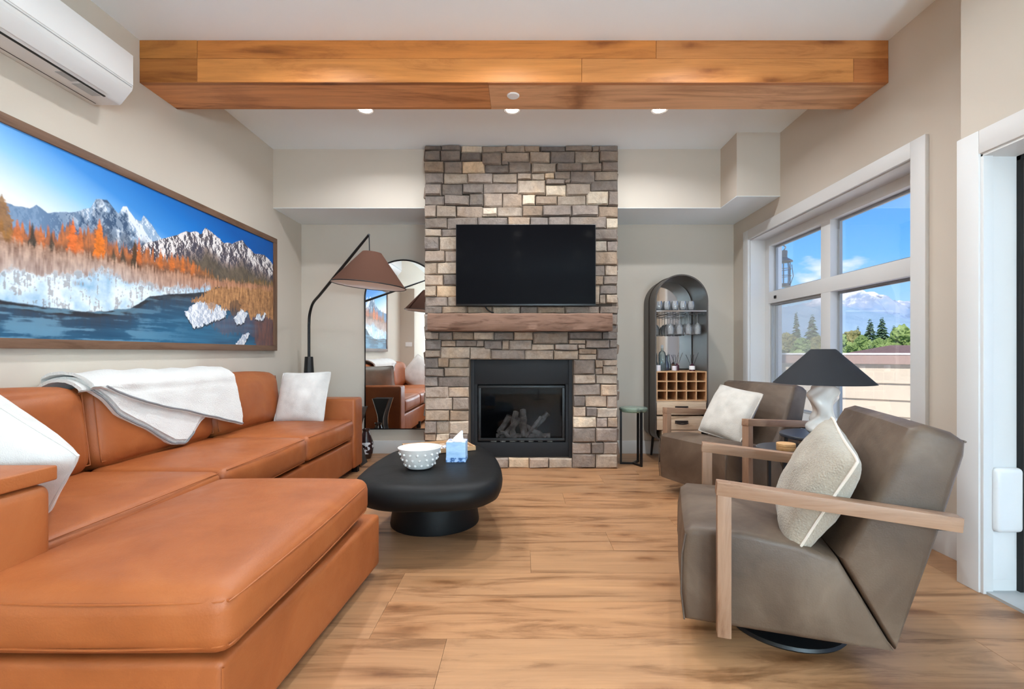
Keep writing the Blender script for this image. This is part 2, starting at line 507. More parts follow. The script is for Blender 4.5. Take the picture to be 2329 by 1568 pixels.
wl = B().box(XL - .12, XL, YR - .1, YB + .12, -.06, ZC + .1).build('wall_left', 'wall_paint')
tag(wl, 'greige painted wall behind the tan leather sofa', 'wall', kind='structure')
# partition stub seen only in the mirror
pt = reg(B().box(XL, -1.97, .78, .9, 0, 2.19).build('wall_partition', 'wall_paint'))
tag(pt, 'short greige partition wall with a white switch plate, seen in the arched mirror', 'wall', kind='structure')
B().box(-2.13, -2.01, .9, .908, 1.13, 1.21).build('switch_plate', 'switch_plate', pt, bevel=.002)

wb = B().box(XL - .1, XR + .1, YB, YB + .12, -.06, ZC + .1).build('wall_back', 'wall_paint')
tag(wb, 'greige painted wall behind the stone fireplace', 'wall', kind='structure')
bk = B()
bk.box(XL, -.80, 4.37, YB, 2.316, ZC); bk.box(.78, 1.775, 4.37, YB, 2.316, ZC); bk.box(1.775, XR, 4.04, YB, 2.316, ZC)
bk = bk.build('wall_bulkhead', 'wall_paint')
# undersides of the drop are painted ceiling white
bu = B(); bu.box(XL, -.80, 4.371, YB, 2.312, 2.317); bu.box(.78, 1.776, 4.371, YB, 2.312, 2.317); bu.box(1.775, XR, 4.041, YB, 2.312, 2.317)
ROOT[bk.name] = (Vector((0, 0, 0)), 0)
bu.build('soffit', 'ceiling_paint', bk)
tag(bk, 'boxed greige bulkhead under the ceiling on both sides of the chimney', 'bulkhead', kind='structure')

ce = B().box(XL - .1, XR + .25, YR - .1, YB + .1, ZC, ZC + .1).build('ceiling', 'ceiling_paint')
tag(ce, 'flat white painted ceiling above the timber beam', 'ceiling', kind='structure')

# right wall, with the window hole, and the stepped-in part with the patio door
WY0, WY1, WZ0, WZ1 = 2.66, 4.575, .45, 2.076
DY0, DY1, DZ = .30, 2.065, 1.857
XO = 2.33
wr = B()
wr.box(XR, XO, WY1, YB, 0, ZC); wr.box(XR, XO, 2.0, WY0, 0, ZC); wr.box(XR, XO, WY0, WY1, 0, WZ0); wr.box(XR, XO, WY0, WY1, WZ1, ZC)
wr.box(XD, XO, DY1, YD, 0, ZC); wr.box(XD, XO, DY0, DY1, DZ, ZC); wr.box(XD, XO, YR, DY0, 0, ZC)
wr = wr.build('wall_right', 'wall_paint')
tag(wr, 'greige painted window wall on the right side of the room', 'wall', kind='structure')
rw = B().box(XL, XO, YR - .12, YR, -.06, ZC + .1).build('wall_rear', 'kitchen_white')
tag(rw, 'pale wall of the kitchen end behind the viewer', 'wall', kind='structure')
# added unseen fill lights behind the viewer, shaped like globe floor lamps
for i, (x, y) in enumerate(((.35, -1.9), (1.45, -1.0), (1.45, -1.9), (1.45, -2.8))):
    p = thing('globe_floor_lamp', ['glass globe floor lamp in the middle of the kitchen, behind the viewer', 'glass globe floor lamp nearest the patio door, behind the viewer', 'middle glass globe floor lamp by the window wall of the kitchen', 'glass globe floor lamp closest to the kitchen wall'][i], 'lamp', (x, y, 0), group='globe floor lamps behind the viewer')
    B().lathe([(.14 * math.sin(a), -.14 * math.cos(a)) for a in [PI * k / 12 for k in range(13)]], (x, y, 1.15), 24).build('globe', 'globe', p, smooth=True)
    B().tube([(x, y, .02), (x, y, 1.01)], .012, 8).build('stem', 'black_metal', p)
    B().lathe([(.14, 0), (.14, .016), (.02, .024), (0, .024)], (x, y, 0), 24).build('base', 'black_metal', p, smooth=True)

# baseboards
b = B(); b.box(XL + .02, -.8, YB - .016, YB, 0, .13); b.box(.8, XR, YB - .016, YB, 0, .13)
tag(b.build('baseboard_back', 'trim_white', bevel=.003), 'white baseboard along the fireplace wall', 'baseboard', kind='structure')
tag(B().box(XL, XL + .016, .9, YB, 0, .13).build('baseboard_left', 'trim_white', bevel=.003), 'white baseboard along the sofa wall', 'baseboard', kind='structure')
tag(B().box(XR - .016, XR, YD, YB - .016, 0, .15).build('baseboard_right', 'trim_white', bevel=.003), 'white baseboard under the window', 'baseboard', kind='structure')

# ------------------------------------------------------------------ window
w = thing('window_1', 'large white framed four-light window above the taupe armchairs', 'window', (XR, 3.62, WZ0), kind='structure')
cw = .10; ct = .022
B().box(XR - ct, XR, WY1, WY1 + cw, WZ0 - cw, WZ1 + .09).build('casing', 'trim_white', w, bevel=.003)
B().box(XR - ct, XR, WY0 - cw, WY0, WZ0 - cw, WZ1 + .09).build('casing', 'trim_white', w, bevel=.003)
B().box(XR - ct, XR, WY0, WY1, WZ1, WZ1 + .09).build('casing', 'trim_white', w, bevel=.003)
B().box(XR - ct, XR, WY0, WY1, WZ0 - cw, WZ0 - .02).build('casing', 'trim_white', w, bevel=.003)
B().box(XR - .05, XR + .16, WY0 - .02, WY1 + .02, WZ0 - .022, WZ0 + .004).build('window_sill', 'trim_white', w, bevel=.004)
j = B(); j.box(XR, 2.274, WY1 - .008, WY1 + .004, WZ0 + .005, WZ1 - .008); j.box(XR, 2.274, WY0 - .004, WY0 + .008, WZ0 + .005, WZ1 - .008); j.box(XR, 2.274, WY0, WY1, WZ1 - .008, WZ1 + .004)
j.build('jamb', 'trim_white', w)
FX0, FX1 = 2.275, 2.345
MY0, MY1 = 3.60, 3.715
f = B(); f.box(FX0, FX1, WY1 - .075, WY1, WZ0, WZ1); f.box(FX0, FX1, WY0, WY0 + .075, WZ0, WZ1)
f.box(FX0, FX1, WY0 + .075, WY1 - .075, WZ1 - .075, WZ1); f.box(FX0, FX1, WY0 + .075, WY1 - .075, WZ0, WZ0 + .075)
f.build('frame', 'trim_white', w)
B().box(FX0 - .004, FX1, MY0, MY1, WZ0 + .07, WZ1 - .07).build('mullion', 'trim_white', w, bevel=.004)
B().box(FX0 - .006, FX1, WY0 + .07, WY1 - .07, 1.468, 1.576).build('transom', 'trim_white', w, bevel=.004)
lights_ = [(WY0 + .075, MY0, 1.576, WZ1 - .075), (MY1, WY1 - .075, 1.576, WZ1 - .075), (WY0 + .075, MY0, WZ0 + .075, 1.468), (MY1, WY1 - .075, WZ0 + .075, 1.468)]
for y0, y1, z0, z1 in lights_:
    g = B().box(2.322, 2.328, y0, y1, z0, z1).build('pane', 'window_glass', w)
    s = B(); s.box(2.330, 2.350, y0, y0 + .018, z0, z1); s.box(2.330, 2.350, y1 - .018, y1, z0, z1); s.box(2.330, 2.350, y0 + .018, y1 - .018, z0, z0 + .018); s.box(2.330, 2.350, y0 + .018, y1 - .018, z1 - .018, z1)
    s.build('glazing_seal', 'plastic_grey', w)
y0, y1, z0, z1 = lights_[3]
B().box(2.298, 2.300, y0, y1, z0, z1).build('insect_screen', 'insect_screen', w)['label'] = 'fine grey insect screen over the opening light'
s = B(); s.box(2.288, 2.306, y0, y0 + .016, z0, z1); s.box(2.288, 2.306, y1 - .016, y1, z0, z1); s.box(2.288, 2.306, y0 + .016, y1 - .016, z0, z0 + .016); s.box(2.288, 2.306, y0 + .016, y1 - .016, z1 - .016, z1)
s.build('screen_frame', 'plastic_grey', w)
B().box(FX0 - .014, FX0, 4.36, 4.39, 1.505, 1.53).build('latch', 'gasket', w)

# ------------------------------------------------------------------ patio door
d = thing('door_1', 'white cased glass patio door at the far right edge', 'door', (XD, 1.2, 0), kind='structure')
B().box(XD - .02, XD, DY1, YD, 0, DZ + .10).build('casing', 'trim_white', d, bevel=.004)
B().box(XD - .02, XD, DY0 - .1, DY0, 0, DZ + .10).build('casing', 'trim_white', d, bevel=.004)
B().box(XD - .02, XD, DY0, DY1, DZ, DZ + .10).build('casing', 'trim_white', d, bevel=.004)
B().box(XD - .012, XD + .03, DY1 - .014, DY1 + .001, 0, DZ).build('door_stop', 'trim_white', d, bevel=.003)
B().box(XD + .032, 2.085, DY1 - .006, DY1 + .001, 0, DZ).build('jamb', 'trim_white', d)
B().box(XD - .012, 2.085, DY0, DY1, DZ - .012, DZ + .001).build('jamb', 'trim_white', d)
g = B(); g.box(2.086, 2.10, DY1 - .022, DY1, 0, DZ); g.box(2.086, 2.10, DY0, DY1, DZ - .03, DZ - .012)
g.build('gasket', 'gasket', d)
s = B(); s.box(2.10, 2.145, DY1 - .16, DY1, .01, DZ); s.box(2.10, 2.145, DY0, DY0 + .16, .01, DZ); s.box(2.10, 2.145, DY0 + .16, DY1 - .16, DZ - .14, DZ); s.box(2.10, 2.145, DY0 + .16, DY1 - .16, .01, .2); s.box(2.10, 2.145, 1.10, 1.25, .2, DZ - .14)
s.build('door_leaf', 'trim_white', d, bevel=.003)
B().box(2.118, 2.124, 1.25, DY1 - .16, .2, DZ - .14).build('pane', 'window_glass', d)
B().box(2.118, 2.124, DY0 + .16, 1.10, .2, DZ - .14).build('pane', 'window_glass', d)
B().rbox((2.03, DY1 - .02, .40), (.115, .04, .27), .019, 4).build('screen_catch', 'plastic_white', d, smooth=True)['label'] = 'white rounded plastic screen catch on the jamb'
B().box(1.975, 2.075, DY1 - .0085, DY1 - .005, .06, .262).build('jamb_panel', 'plastic_white', d, bevel=.002)
B().box(XD, 2.2, DY0, DY1, 0, .012).build('threshold', 'plastic_grey', d)

# ------------------------------------------------------------------ timber beam
bm_ = thing('beam', 'honey coloured boxed timber beam crossing the ceiling', 'beam', (0, 3.0, 2.594), kind='structure')
BY0, BY1, BZ = 2.843, 3.156, 2.594
def bcol(r, g, b_): return lin((r, g, b_))
zs = 2.732
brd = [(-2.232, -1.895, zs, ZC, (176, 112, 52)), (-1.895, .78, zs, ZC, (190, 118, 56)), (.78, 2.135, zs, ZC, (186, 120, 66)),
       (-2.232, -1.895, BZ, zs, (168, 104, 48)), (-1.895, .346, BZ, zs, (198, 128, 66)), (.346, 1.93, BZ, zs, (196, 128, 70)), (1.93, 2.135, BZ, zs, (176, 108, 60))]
for x0, x1, z0, z1, c in brd:
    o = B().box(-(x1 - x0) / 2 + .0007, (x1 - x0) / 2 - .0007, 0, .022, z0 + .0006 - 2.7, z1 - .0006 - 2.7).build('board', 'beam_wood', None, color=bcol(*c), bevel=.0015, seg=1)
    o.location = ((x0 + x1) / 2, BY0 - 3.0 + random.uniform(0, .002), 2.7 - 2.594); o.parent = bm_
for x0, x1, y0, y1, c in ((-2.232, -.2, BY0 + .002, BY0 + .03, (160, 102, 56)), (-2.232, -.2, BY0 + .03, BY1 - .022, (206, 140, 88)), (-2.232, -.2, BY1 - .022, BY1, (176, 114, 64)),  # underside tones lightened, most on the right, standing in for light
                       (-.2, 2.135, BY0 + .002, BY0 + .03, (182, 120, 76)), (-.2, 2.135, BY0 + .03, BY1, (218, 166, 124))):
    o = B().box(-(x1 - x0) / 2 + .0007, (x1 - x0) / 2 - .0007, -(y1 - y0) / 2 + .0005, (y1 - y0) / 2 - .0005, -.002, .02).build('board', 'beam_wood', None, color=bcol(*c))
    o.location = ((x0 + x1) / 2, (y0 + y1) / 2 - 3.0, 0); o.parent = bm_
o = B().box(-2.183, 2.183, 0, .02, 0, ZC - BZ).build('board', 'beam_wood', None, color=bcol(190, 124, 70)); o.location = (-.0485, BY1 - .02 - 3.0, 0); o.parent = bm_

sd = thing('smoke_detector', 'small white round cover plate set in the underside of the beam', 'detector', (-.056, 2.985, BZ))
B().lathe([(.0, -.008), (.034, -.008), (.038, -.004), (.038, 0)], (-.056, 2.985, BZ - .002), 28).build('plate', 'smoke_disc', sd, smooth=True)

# ------------------------------------------------------------------ recessed ceiling lights
names = {3.655: 'behind the beam', 2.33: 'in front of the beam', .9: 'above the chaise', -.6: 'behind the viewer', -2.1: 'by the kitchen wall'}
for y, wh in names.items():
    for x, side in ((-1.177, 'on the sofa side'), (-.076, 'on the centre line'), (1.026, 'on the window side')):
        r = thing('ceiling_light', 'recessed white ceiling light %s %s' % (wh, side), 'light', (x, y, ZC), group='recessed ceiling lights')
        B().lathe([(.045, -.001), (.062, -.006), (.066, -.003), (.066, 0)], (x, y, ZC), 28).build('trim_ring', 'trim_white', r, smooth=True)
        B().lathe([(0, -.004), (.045, -.004), (.045, -.001)], (x, y, ZC), 24).build('lens', 'lamp_lens', r)
        ld = bpy.data.lights.new('downlight', 'AREA'); ld.shape = 'DISK'; ld.size = .09; ld.energy = POT_W[y]; ld.color = (.90, .95, 1.0); ld.spread = math.radians(150)
        lo = bpy.data.objects.new('downlight', ld); COL.objects.link(lo); lo.location = (0, 0, -.012); lo.parent = r

# =================================================================== STONE CHIMNEY
CX0, CX1, CY = -.860, .841, 4.30
ch = thing('stone_chimney', 'tall fireplace chimney clad in grey-brown ledge stone', 'fireplace', (0, CY, 0), kind='structure')
c = B(); c.box(CX0 + .02, -.457, CY + .03, YB, 0, ZC); c.box(.442, CX1 - .02, CY + .03, YB, 0, ZC); c.box(-.457, .442, CY + .03, YB, .958, ZC); c.box(-.457, .442, CY + .03, YB, 0, .09)
c.build('core', 'mortar', ch)
A_ = lambda l: [(960 + a * .1932, 325 + b * .1932, 960 + c * .1932, 325 + d * .1932) for a, b, c, d in l]
B_ = lambda l: [(960 + a * .17857, 500 + b * .17857, 960 + c * .17857, 500 + d * .17857) for a, b, c, d in l]
C_ = lambda l: [(1330 + a * .17857, 500 + b * .17857, 1330 + c * .17857, 500 + d * .17857) for a, b, c, d in l]
D_ = lambda l: [(960 + a * .2169, 740 + b * .2169, 960 + c * .2169, 740 + d * .2169) for a, b, c, d in l]
stones = A_([(30, 42, 228, 98), (232, 42, 456, 98), (460, 42, 705, 122), (708, 42, 985, 118), (990, 42, 1205, 112), (1208, 42, 1382, 105), (1390, 42, 1685, 103), (1690, 42, 2000, 103), (2003, 42, 2075, 103), (2078, 42, 2310, 103),
 (35, 101, 215, 218), (220, 101, 452, 218), (458, 125, 698, 218), (703, 122, 935, 268), (942, 118, 1262, 226), (1267, 114, 1505, 247), (1510, 107, 1795, 246), (1800, 107, 2085, 246), (2090, 106, 2310, 227),
 (32, 222, 255, 357), (260, 222, 472, 360), (477, 222, 738, 360), (742, 271, 1018, 362), (940, 229, 1018, 267), (1022, 229, 1285, 362), (1290, 250, 1575, 362), (1580, 250, 1880, 334), (1885, 250, 2112, 334), (2117, 231, 2310, 334),
 (38, 361, 252, 485), (257, 364, 532, 485), (537, 364, 825, 482), (830, 366, 1120, 484), (1124, 366, 1288, 440), (1291, 366, 1440, 440), (1444, 366, 1554, 436), (1558, 338, 1742, 436), (1746, 338, 2030, 480), (2035, 338, 2310, 441),
 (35, 489, 228, 624), (232, 489, 478, 620), (482, 487, 720, 604), (724, 488, 1122, 596), (1126, 445, 1453, 614), (1458, 441, 1678, 494), (1682, 441, 1742, 482), (1458, 498, 1692, 630), (1697, 485, 1982, 624), (1986, 446, 2310, 574),
 (35, 628, 265, 740), (269, 625, 555, 744), (560, 608, 720, 748), (724, 600, 945, 762), (950, 600, 1180, 760), (1185, 618, 1332, 738), (1336, 634, 1588, 738), (1592, 628, 1928, 738), (1933, 578, 2187, 736), (2191, 578, 2310, 750),
 (35, 744, 168, 884), (173, 748, 402, 884), (406, 750, 708, 880), (712, 765, 882, 845), (886, 764, 1180, 874), (1185, 743, 1422, 876), (1426, 742, 1760, 866), (1764, 740, 2072, 868), (2076, 754, 2310, 886), (712, 848, 882, 880),
 (35, 888, 298, 1015), (302, 885, 655, 1020), (660, 883, 1006, 1020), (1010, 879, 1270, 1020), (1275, 879, 1485, 1020), (1490, 870, 1738, 1020), (1742, 872, 2165, 1015), (2169, 890, 2310, 1015)])
stones += B_([(35, 122, 248, 218), (252, 122, 560, 218), (35, 222, 220, 393), (225, 222, 560, 396), (38, 398, 290, 545), (295, 400, 560, 545), (35, 549, 193, 700), (197, 549, 560, 702), (38, 706, 270, 846), (275, 706, 560, 840), (38, 850, 184, 980), (188, 845, 560, 984), (38, 985, 325, 1106), (330, 988, 560, 1106), (35, 1206, 150, 1410)])
stones += C_([(20, 126, 412, 272), (20, 276, 278, 412), (283, 276, 412, 412), (20, 416, 412, 579), (20, 583, 254, 719), (258, 583, 412, 716), (20, 722, 233, 836), (238, 720, 412, 832), (20, 840, 184, 1070), (188, 836, 412, 952), (188, 956, 266, 1070), (271, 956, 412, 1068), (300, 1206, 412, 1345), (300, 1350, 412, 1440)])
xs = [966, 1006, 1062, 1120, 1183, 1222, 1285, 1363, 1405]
stones += [(a + .5, 698, b - .5, 714) for a, b in zip(xs[:-1], xs[1:])]
stones += D_([(32, 75, 175, 152), (178, 75, 318, 158), (322, 75, 540, 156), (545, 75, 750, 155), (755, 75, 960, 155), (965, 75, 1160, 157), (1165, 75, 1530, 196), (1535, 75, 1885, 149), (1890, 75, 2045, 149),
 (32, 156, 200, 262), (204, 162, 350, 225), (354, 160, 575, 225), (579, 159, 650, 226), (654, 159, 838, 258), (842, 159, 910, 258), (914, 160, 1146, 262), (1150, 200, 1385, 262), (1389, 200, 1630, 262), (1535, 153, 1710, 197), (1634, 201, 1711, 245), (1715, 153, 1960, 241), (1964, 153, 2045, 241),
 (32, 266, 192, 340), (196, 229, 500, 352), (505, 230, 718, 358), (722, 262, 1076, 360), (1080, 266, 1376, 360), (1380, 266, 1638, 360), (1642, 248, 1827, 306), (1642, 310, 1827, 364), (1831, 245, 2045, 362),
 (32, 344, 166, 452), (170, 343, 283, 441), (287, 356, 498, 442), (32, 456, 230, 536), (234, 446, 496, 538), (32, 540, 166, 644), (170, 542, 492, 645), (32, 648, 276, 760), (280, 649, 490, 758), (32, 764, 318, 888), (322, 762, 490, 890), (32, 892, 288, 1004), (292, 894, 487, 1002), (32, 1008, 152, 1136), (156, 1008, 284, 1136), (288, 1006, 486, 1140), (32, 1140, 147, 1212), (151, 1140, 286, 1212), (290, 1144, 482, 1212), (32, 1216, 250, 1346), (254, 1216, 482, 1346), (32, 1350, 200, 1497), (204, 1350, 482, 1497),
 (1592, 366, 1810, 512), (1814, 366, 1893, 447), (1814, 451, 1891, 514), (1897, 366, 2045, 422), (1895, 426, 2045, 516), (1588, 516, 1817, 616), (1821, 520, 2045, 618), (1588, 620, 1868, 738), (1872, 622, 2045, 738), (1588, 742, 1707, 852), (1711, 742, 1932, 857), (1936, 742, 2045, 862), (1586, 856, 1716, 957), (1720, 861, 1829, 956), (1833, 866, 2045, 966), (1584, 961, 1825, 1072), (1829, 970, 1939, 1072), (1943, 970, 2045, 1070), (1580, 1076, 1818, 1228), (1822, 1076, 2045, 1222), (1576, 1232, 1771, 1348), (1775, 1230, 1896, 1348), (1900, 1226, 2045, 1350), (1576, 1352, 1818, 1500), (1822, 1354, 2045, 1500),
 (486, 1396, 690, 1497), (694, 1396, 905, 1497), (909, 1396, 1120, 1497), (1124, 1396, 1325, 1497), (1329, 1396, 1572, 1497)])
pal = [(140, 127, 117), (150, 134, 121), (158, 143, 129), (132, 120, 111), (164, 146, 130), (146, 133, 124), (155, 135, 117), (170, 154, 138), (124, 114, 107)]
light_ = {(1445, 370): 1}
random.seed(5)
def add_stone(x0, x1, z0, z1, name='stone', bag=None, side=None):
    g = .0009
    x0 += g; x1 -= g; z0 += g; z1 -= g
    dep = random.uniform(.000, .024); nx, nz_ = 5, 4
    jit = lambda s: random.uniform(-s, s)
    co = [[(x0, z0), (x1, z0)], [(x0, z1), (x1, z1)]]
    cj = [[(jit(.002), jit(.0025)) for _ in range(2)] for _ in range(2)]
    vs = []; hs = (x1 - x0) / 2
    tx, tz = jit(.010), jit(.008)
    for jz in range(nz_):
        v = jz / (nz_ - 1); v = [0, .10, .90, 1][jz]
        for ix in range(nx):
            u = [0, .05, .5, .95, 1][ix]
            ax = x0 + (x1 - x0) * u; az = z0 + (z1 - z0) * v
            wgt = [(1 - u) * (1 - v), u * (1 - v), (1 - u) * v, u * v]; cc = [cj[0][0], cj[0][1], cj[1][0], cj[1][1]]
            ax += sum(w_ * q[0] for w_, q in zip(wgt, cc)); az += sum(w_ * q[1] for w_, q in zip(wgt, cc))
            edge = ix in (0, nx - 1) or jz in (0, nz_ - 1)
            if edge:
                yy = CY - dep * .62 + .004; ax += jit(.0008); az += jit(.0016)
            else:
                yy = CY - dep - .006 + jit(.005) + tx * (u - .5) + tz * (v - .5); ax += jit(.006); az += jit(.004)
            vs.append((ax, yy, az))
    fs = []
    for jz in range(nz_ - 1):
        for ix in range(nx - 1):
            a = jz * nx + ix
            if random.random() < .5: fs += [(a, a + 1, a + nx + 1), (a, a + nx + 1, a + nx)]
            else: fs += [(a, a + 1, a + nx), (a + 1, a + nx + 1, a + nx)]
    ring = [i for i in range(nx)] + [jz * nx + nx - 1 for jz in range(1, nz_)] + [(nz_ - 1) * nx + i for i in range(nx - 2, -1, -1)] + [jz * nx for jz in range(nz_ - 2, 0, -1)]
    o0 = len(vs)
    for i in ring: vs.append((vs[i][0], CY + .035, vs[i][2]))
    n = len(ring)
    for q in range(n): fs.append((ring[(q + 1) % n], ring[q], o0 + q, o0 + (q + 1) % n))
    if bag is not None:
        bag.add([side(p) for p in vs], fs); return
    cx, cz = (x0 + x1) / 2, (z0 + z1) / 2
    b = B().add([(p[0] - cx, p[1] - CY, p[2] - cz) for p in vs], fs)
    p_ = random.choice(pal); t_ = random.uniform(.93, 1.12)
    if random.random() < .09: p_ = random.choice([(206, 190, 170), (198, 172, 144), (194, 180, 165)])
    if cz > 1.9: p_ = tuple(q * .96 for q in p_)  # light on the chimney put into the tone: darker high up, lighter low
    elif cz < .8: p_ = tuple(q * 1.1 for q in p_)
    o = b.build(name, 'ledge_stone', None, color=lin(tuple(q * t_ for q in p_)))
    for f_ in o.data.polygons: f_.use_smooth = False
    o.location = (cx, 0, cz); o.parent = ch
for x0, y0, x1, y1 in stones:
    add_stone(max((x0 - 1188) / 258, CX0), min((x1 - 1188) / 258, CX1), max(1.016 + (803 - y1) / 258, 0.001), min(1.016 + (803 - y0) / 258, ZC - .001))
# the return faces of the chimney (not countable from the front)
bag = B()
for sd_, sg in ((CX0, -1), (CX1, 1)):
    z = 0.0
    while z < ZC - .03:
        h = min(random.uniform(.09, .13), ZC - z); y = 4.32
        while y < YB - .02:
            L = min(random.uniform(.16, .32), YB - y)
            add_stone(y, y + L, z, z + h, bag=bag, side=(lambda p, s_=sd_, g_=sg: (s_ - g_ * .012 - g_ * (p[1] - CY), p[0], p[2])))
            y += L
        z += h
sb = bag.build('side_stones', 'ledge_stone', ch, color=lin((134, 118, 106))); sb['kind'] = 'stuff'

# mantel
mt = thing('fireplace_mantel', 'rough reclaimed timber mantel shelf under the television', 'mantel', (0, 4.22, 1.203))
b = B(); nx = 40
random.seed(3)
vs = []; fs = []
sec = [(4.275, 1.203), (4.16, 1.203), (4.15, 1.215), (4.148, 1.28), (4.15, 1.343), (4.16, 1.353), (4.275, 1.353)]
for i in range(nx + 1):
    x = -.807 + 1.575 * i / nx
    for (y, z) in sec:
        vs.append((x, y + .006 * fb(x * 5, z * 9), z + .006 * fb(x * 4 + 7, y * 6)))
ns = len(sec)
for i in range(nx):
    for k in range(ns): fs.append((i * ns + k, i * ns + (k + 1) % ns, (i + 1) * ns + (k + 1) % ns, (i + 1) * ns + k))
fs += [tuple(range(ns)), tuple(reversed(range(nx * ns, nx * ns + ns)))]
b.add(vs, fs).build('shelf_beam', 'mantel_wood', mt, smooth=True, color=lin((128, 98, 82)))

# television
tv = thing('television', 'black flat screen television mounted on the stone chimney', 'television', (.03, 4.23, 1.421))
B().box(-.572, .632, 4.195, 4.225, 1.421, 2.122).build('body', 'tv_bezel', tv, bevel=.004)
B().box(-.566, .626, 4.191, 4.196, 1.437, 2.116).build('screen', 'tv_screen', tv)
B().box(-.2, .26, 4.225, 4.285, 1.55, 1.95).build('wall_bracket', 'black_metal', tv)
B().tube(smooth_open([(-.33, 4.225, 1.45), (-.31, 4.235, 1.40), (-.27, 4.24, 1.37), (-.25, 4.245, 1.366)], 5), .006, 8).build('cable', 'gasket', tv)

# gas fireplace insert
fp = thing('fireplace_insert', 'black metal gas fireplace insert with glass front and ceramic logs', 'fireplace', (0, 4.33, .09))
X0, X1, Z0, Z1 = -.455, .440, .092, .956
gx0, gx1, gz0, gz1 = -.399, .384, .222, .737
B().box(X0, X1, 4.335, 4.35, gz1, Z1).build('upper_panel', 'iron_matte', fp, bevel=.002)
B().box(X0, X1, 4.335, 4.35, Z0, gz0).build('lower_panel', 'iron_matte', fp, bevel=.002)
B().box(X0, gx0, 4.336, 4.35, gz0, gz1).build('side_panel', 'iron_matte', fp)
B().box(gx1, X1, 4.336, 4.35, gz0, gz1).build('side_panel', 'iron_matte', fp)
for xa in (X0 - .001, X1 - .03): B().box(xa, xa + .031, 4.318, 4.336, Z0, Z1).build('edge_flange', 'iron_matte', fp, bevel=.002)
fr = B(); t1 = .022
fr.box(gx0 + .008, gx1 - .008, 4.33, 4.36, gz1 - .012 - t1, gz1 - .012); fr.box(gx0 + .008, gx1 - .008, 4.33, 4.36, gz0 + .012, gz0 + .012 + t1)
fr.box(gx0 + .008, gx0 + .008 + t1, 4.33, 4.36, gz0 + .012 + t1, gz1 - .012 - t1); fr.box(gx1 - .008 - t1, gx1 - .008, 4.33, 4.36, gz0 + .012 + t1, gz1 - .012 - t1)
fr.build('glass_frame', 'black_metal', fp, bevel=.002)
B().box(gx0 + .02, gx1 - .02, 4.352, 4.355, gz0 + .03, gz1 - .03).build('glass_pane', 'fire_glass', fp)
q = B(); q.box(gx0 - .03, gx1 + .03, 4.78, 4.8, .15, .80); q.box(gx0 - .05, gx0 - .03, 4.36, 4.8, .15, .80); q.box(gx1 + .03, gx1 + .05, 4.36, 4.8, .15, .80)
q.box(gx0 - .05, gx1 + .05, 4.36, 4.8, .14, .20); q.box(gx0 - .05, gx1 + .05, 4.36, 4.8, .79, .81)
q.build('firebox', 'firebox', fp)
noisy('log', [(.3, (96, 90, 84)), (.5, (176, 166, 152)), (.7, (226, 216, 202))], 14, .95)
random.seed(12)
logs = [((-.24, 4.52, .235), (.26, 4.50, .25), .032), ((-.2, 4.45, .24), (-.02, 4.56, .40), .026), ((-.10, 4.47, .24), (-.06, 4.58, .46), .03), ((.02, 4.46, .24), (.0, 4.6, .47), .034),
        ((.22, 4.46, .24), (.02, 4.55, .34), .022), ((.03, 4.44, .25), (.18, 4.56, .42), .018), ((-.05, 4.43, .22), (-.2, 4.42, .30), .022), ((.1, 4.6, .3), (.24, 4.62, .44), .028), ((-.22, 4.6, .26), (-.12, 4.62, .42), .03)]
for p0, p1, r in logs:
    P0, P1 = Vector(p0), Vector(p1); path = [P0.lerp(P1, k / 6) + Vector((random.uniform(-.006, .006),) * 3) for k in range(7)]
    B().tube(path, [r * random.uniform(.8, 1.12) for _ in path], 9).build('log', 'log', fp, smooth=True)
for k in range(7):
    x = -.26 + .085 * k
    B().rbox((x, 4.42 + random.uniform(-.02, .02), .218), (.05, .04, .03), .013, 2, rot=Matrix.Rotation(random.uniform(0, 3), 3, 'Z')).build('ember_stone', 'log', fp, smooth=True)

# =================================================================== SECTIONAL SOFA
SF = -1.40      # seat front line
so = thing('sectional_sofa', 'tan leather sectional sofa with chaise along the picture wall', 'sofa', (-1.8, 2.6, 0))
TAN = 'leather_tan'
def seam(path, parent, r=.0022, mat='leather_tan', closed=False):
    return B().tube(path, r, 6, closed).build('seam', mat, parent, smooth=True)
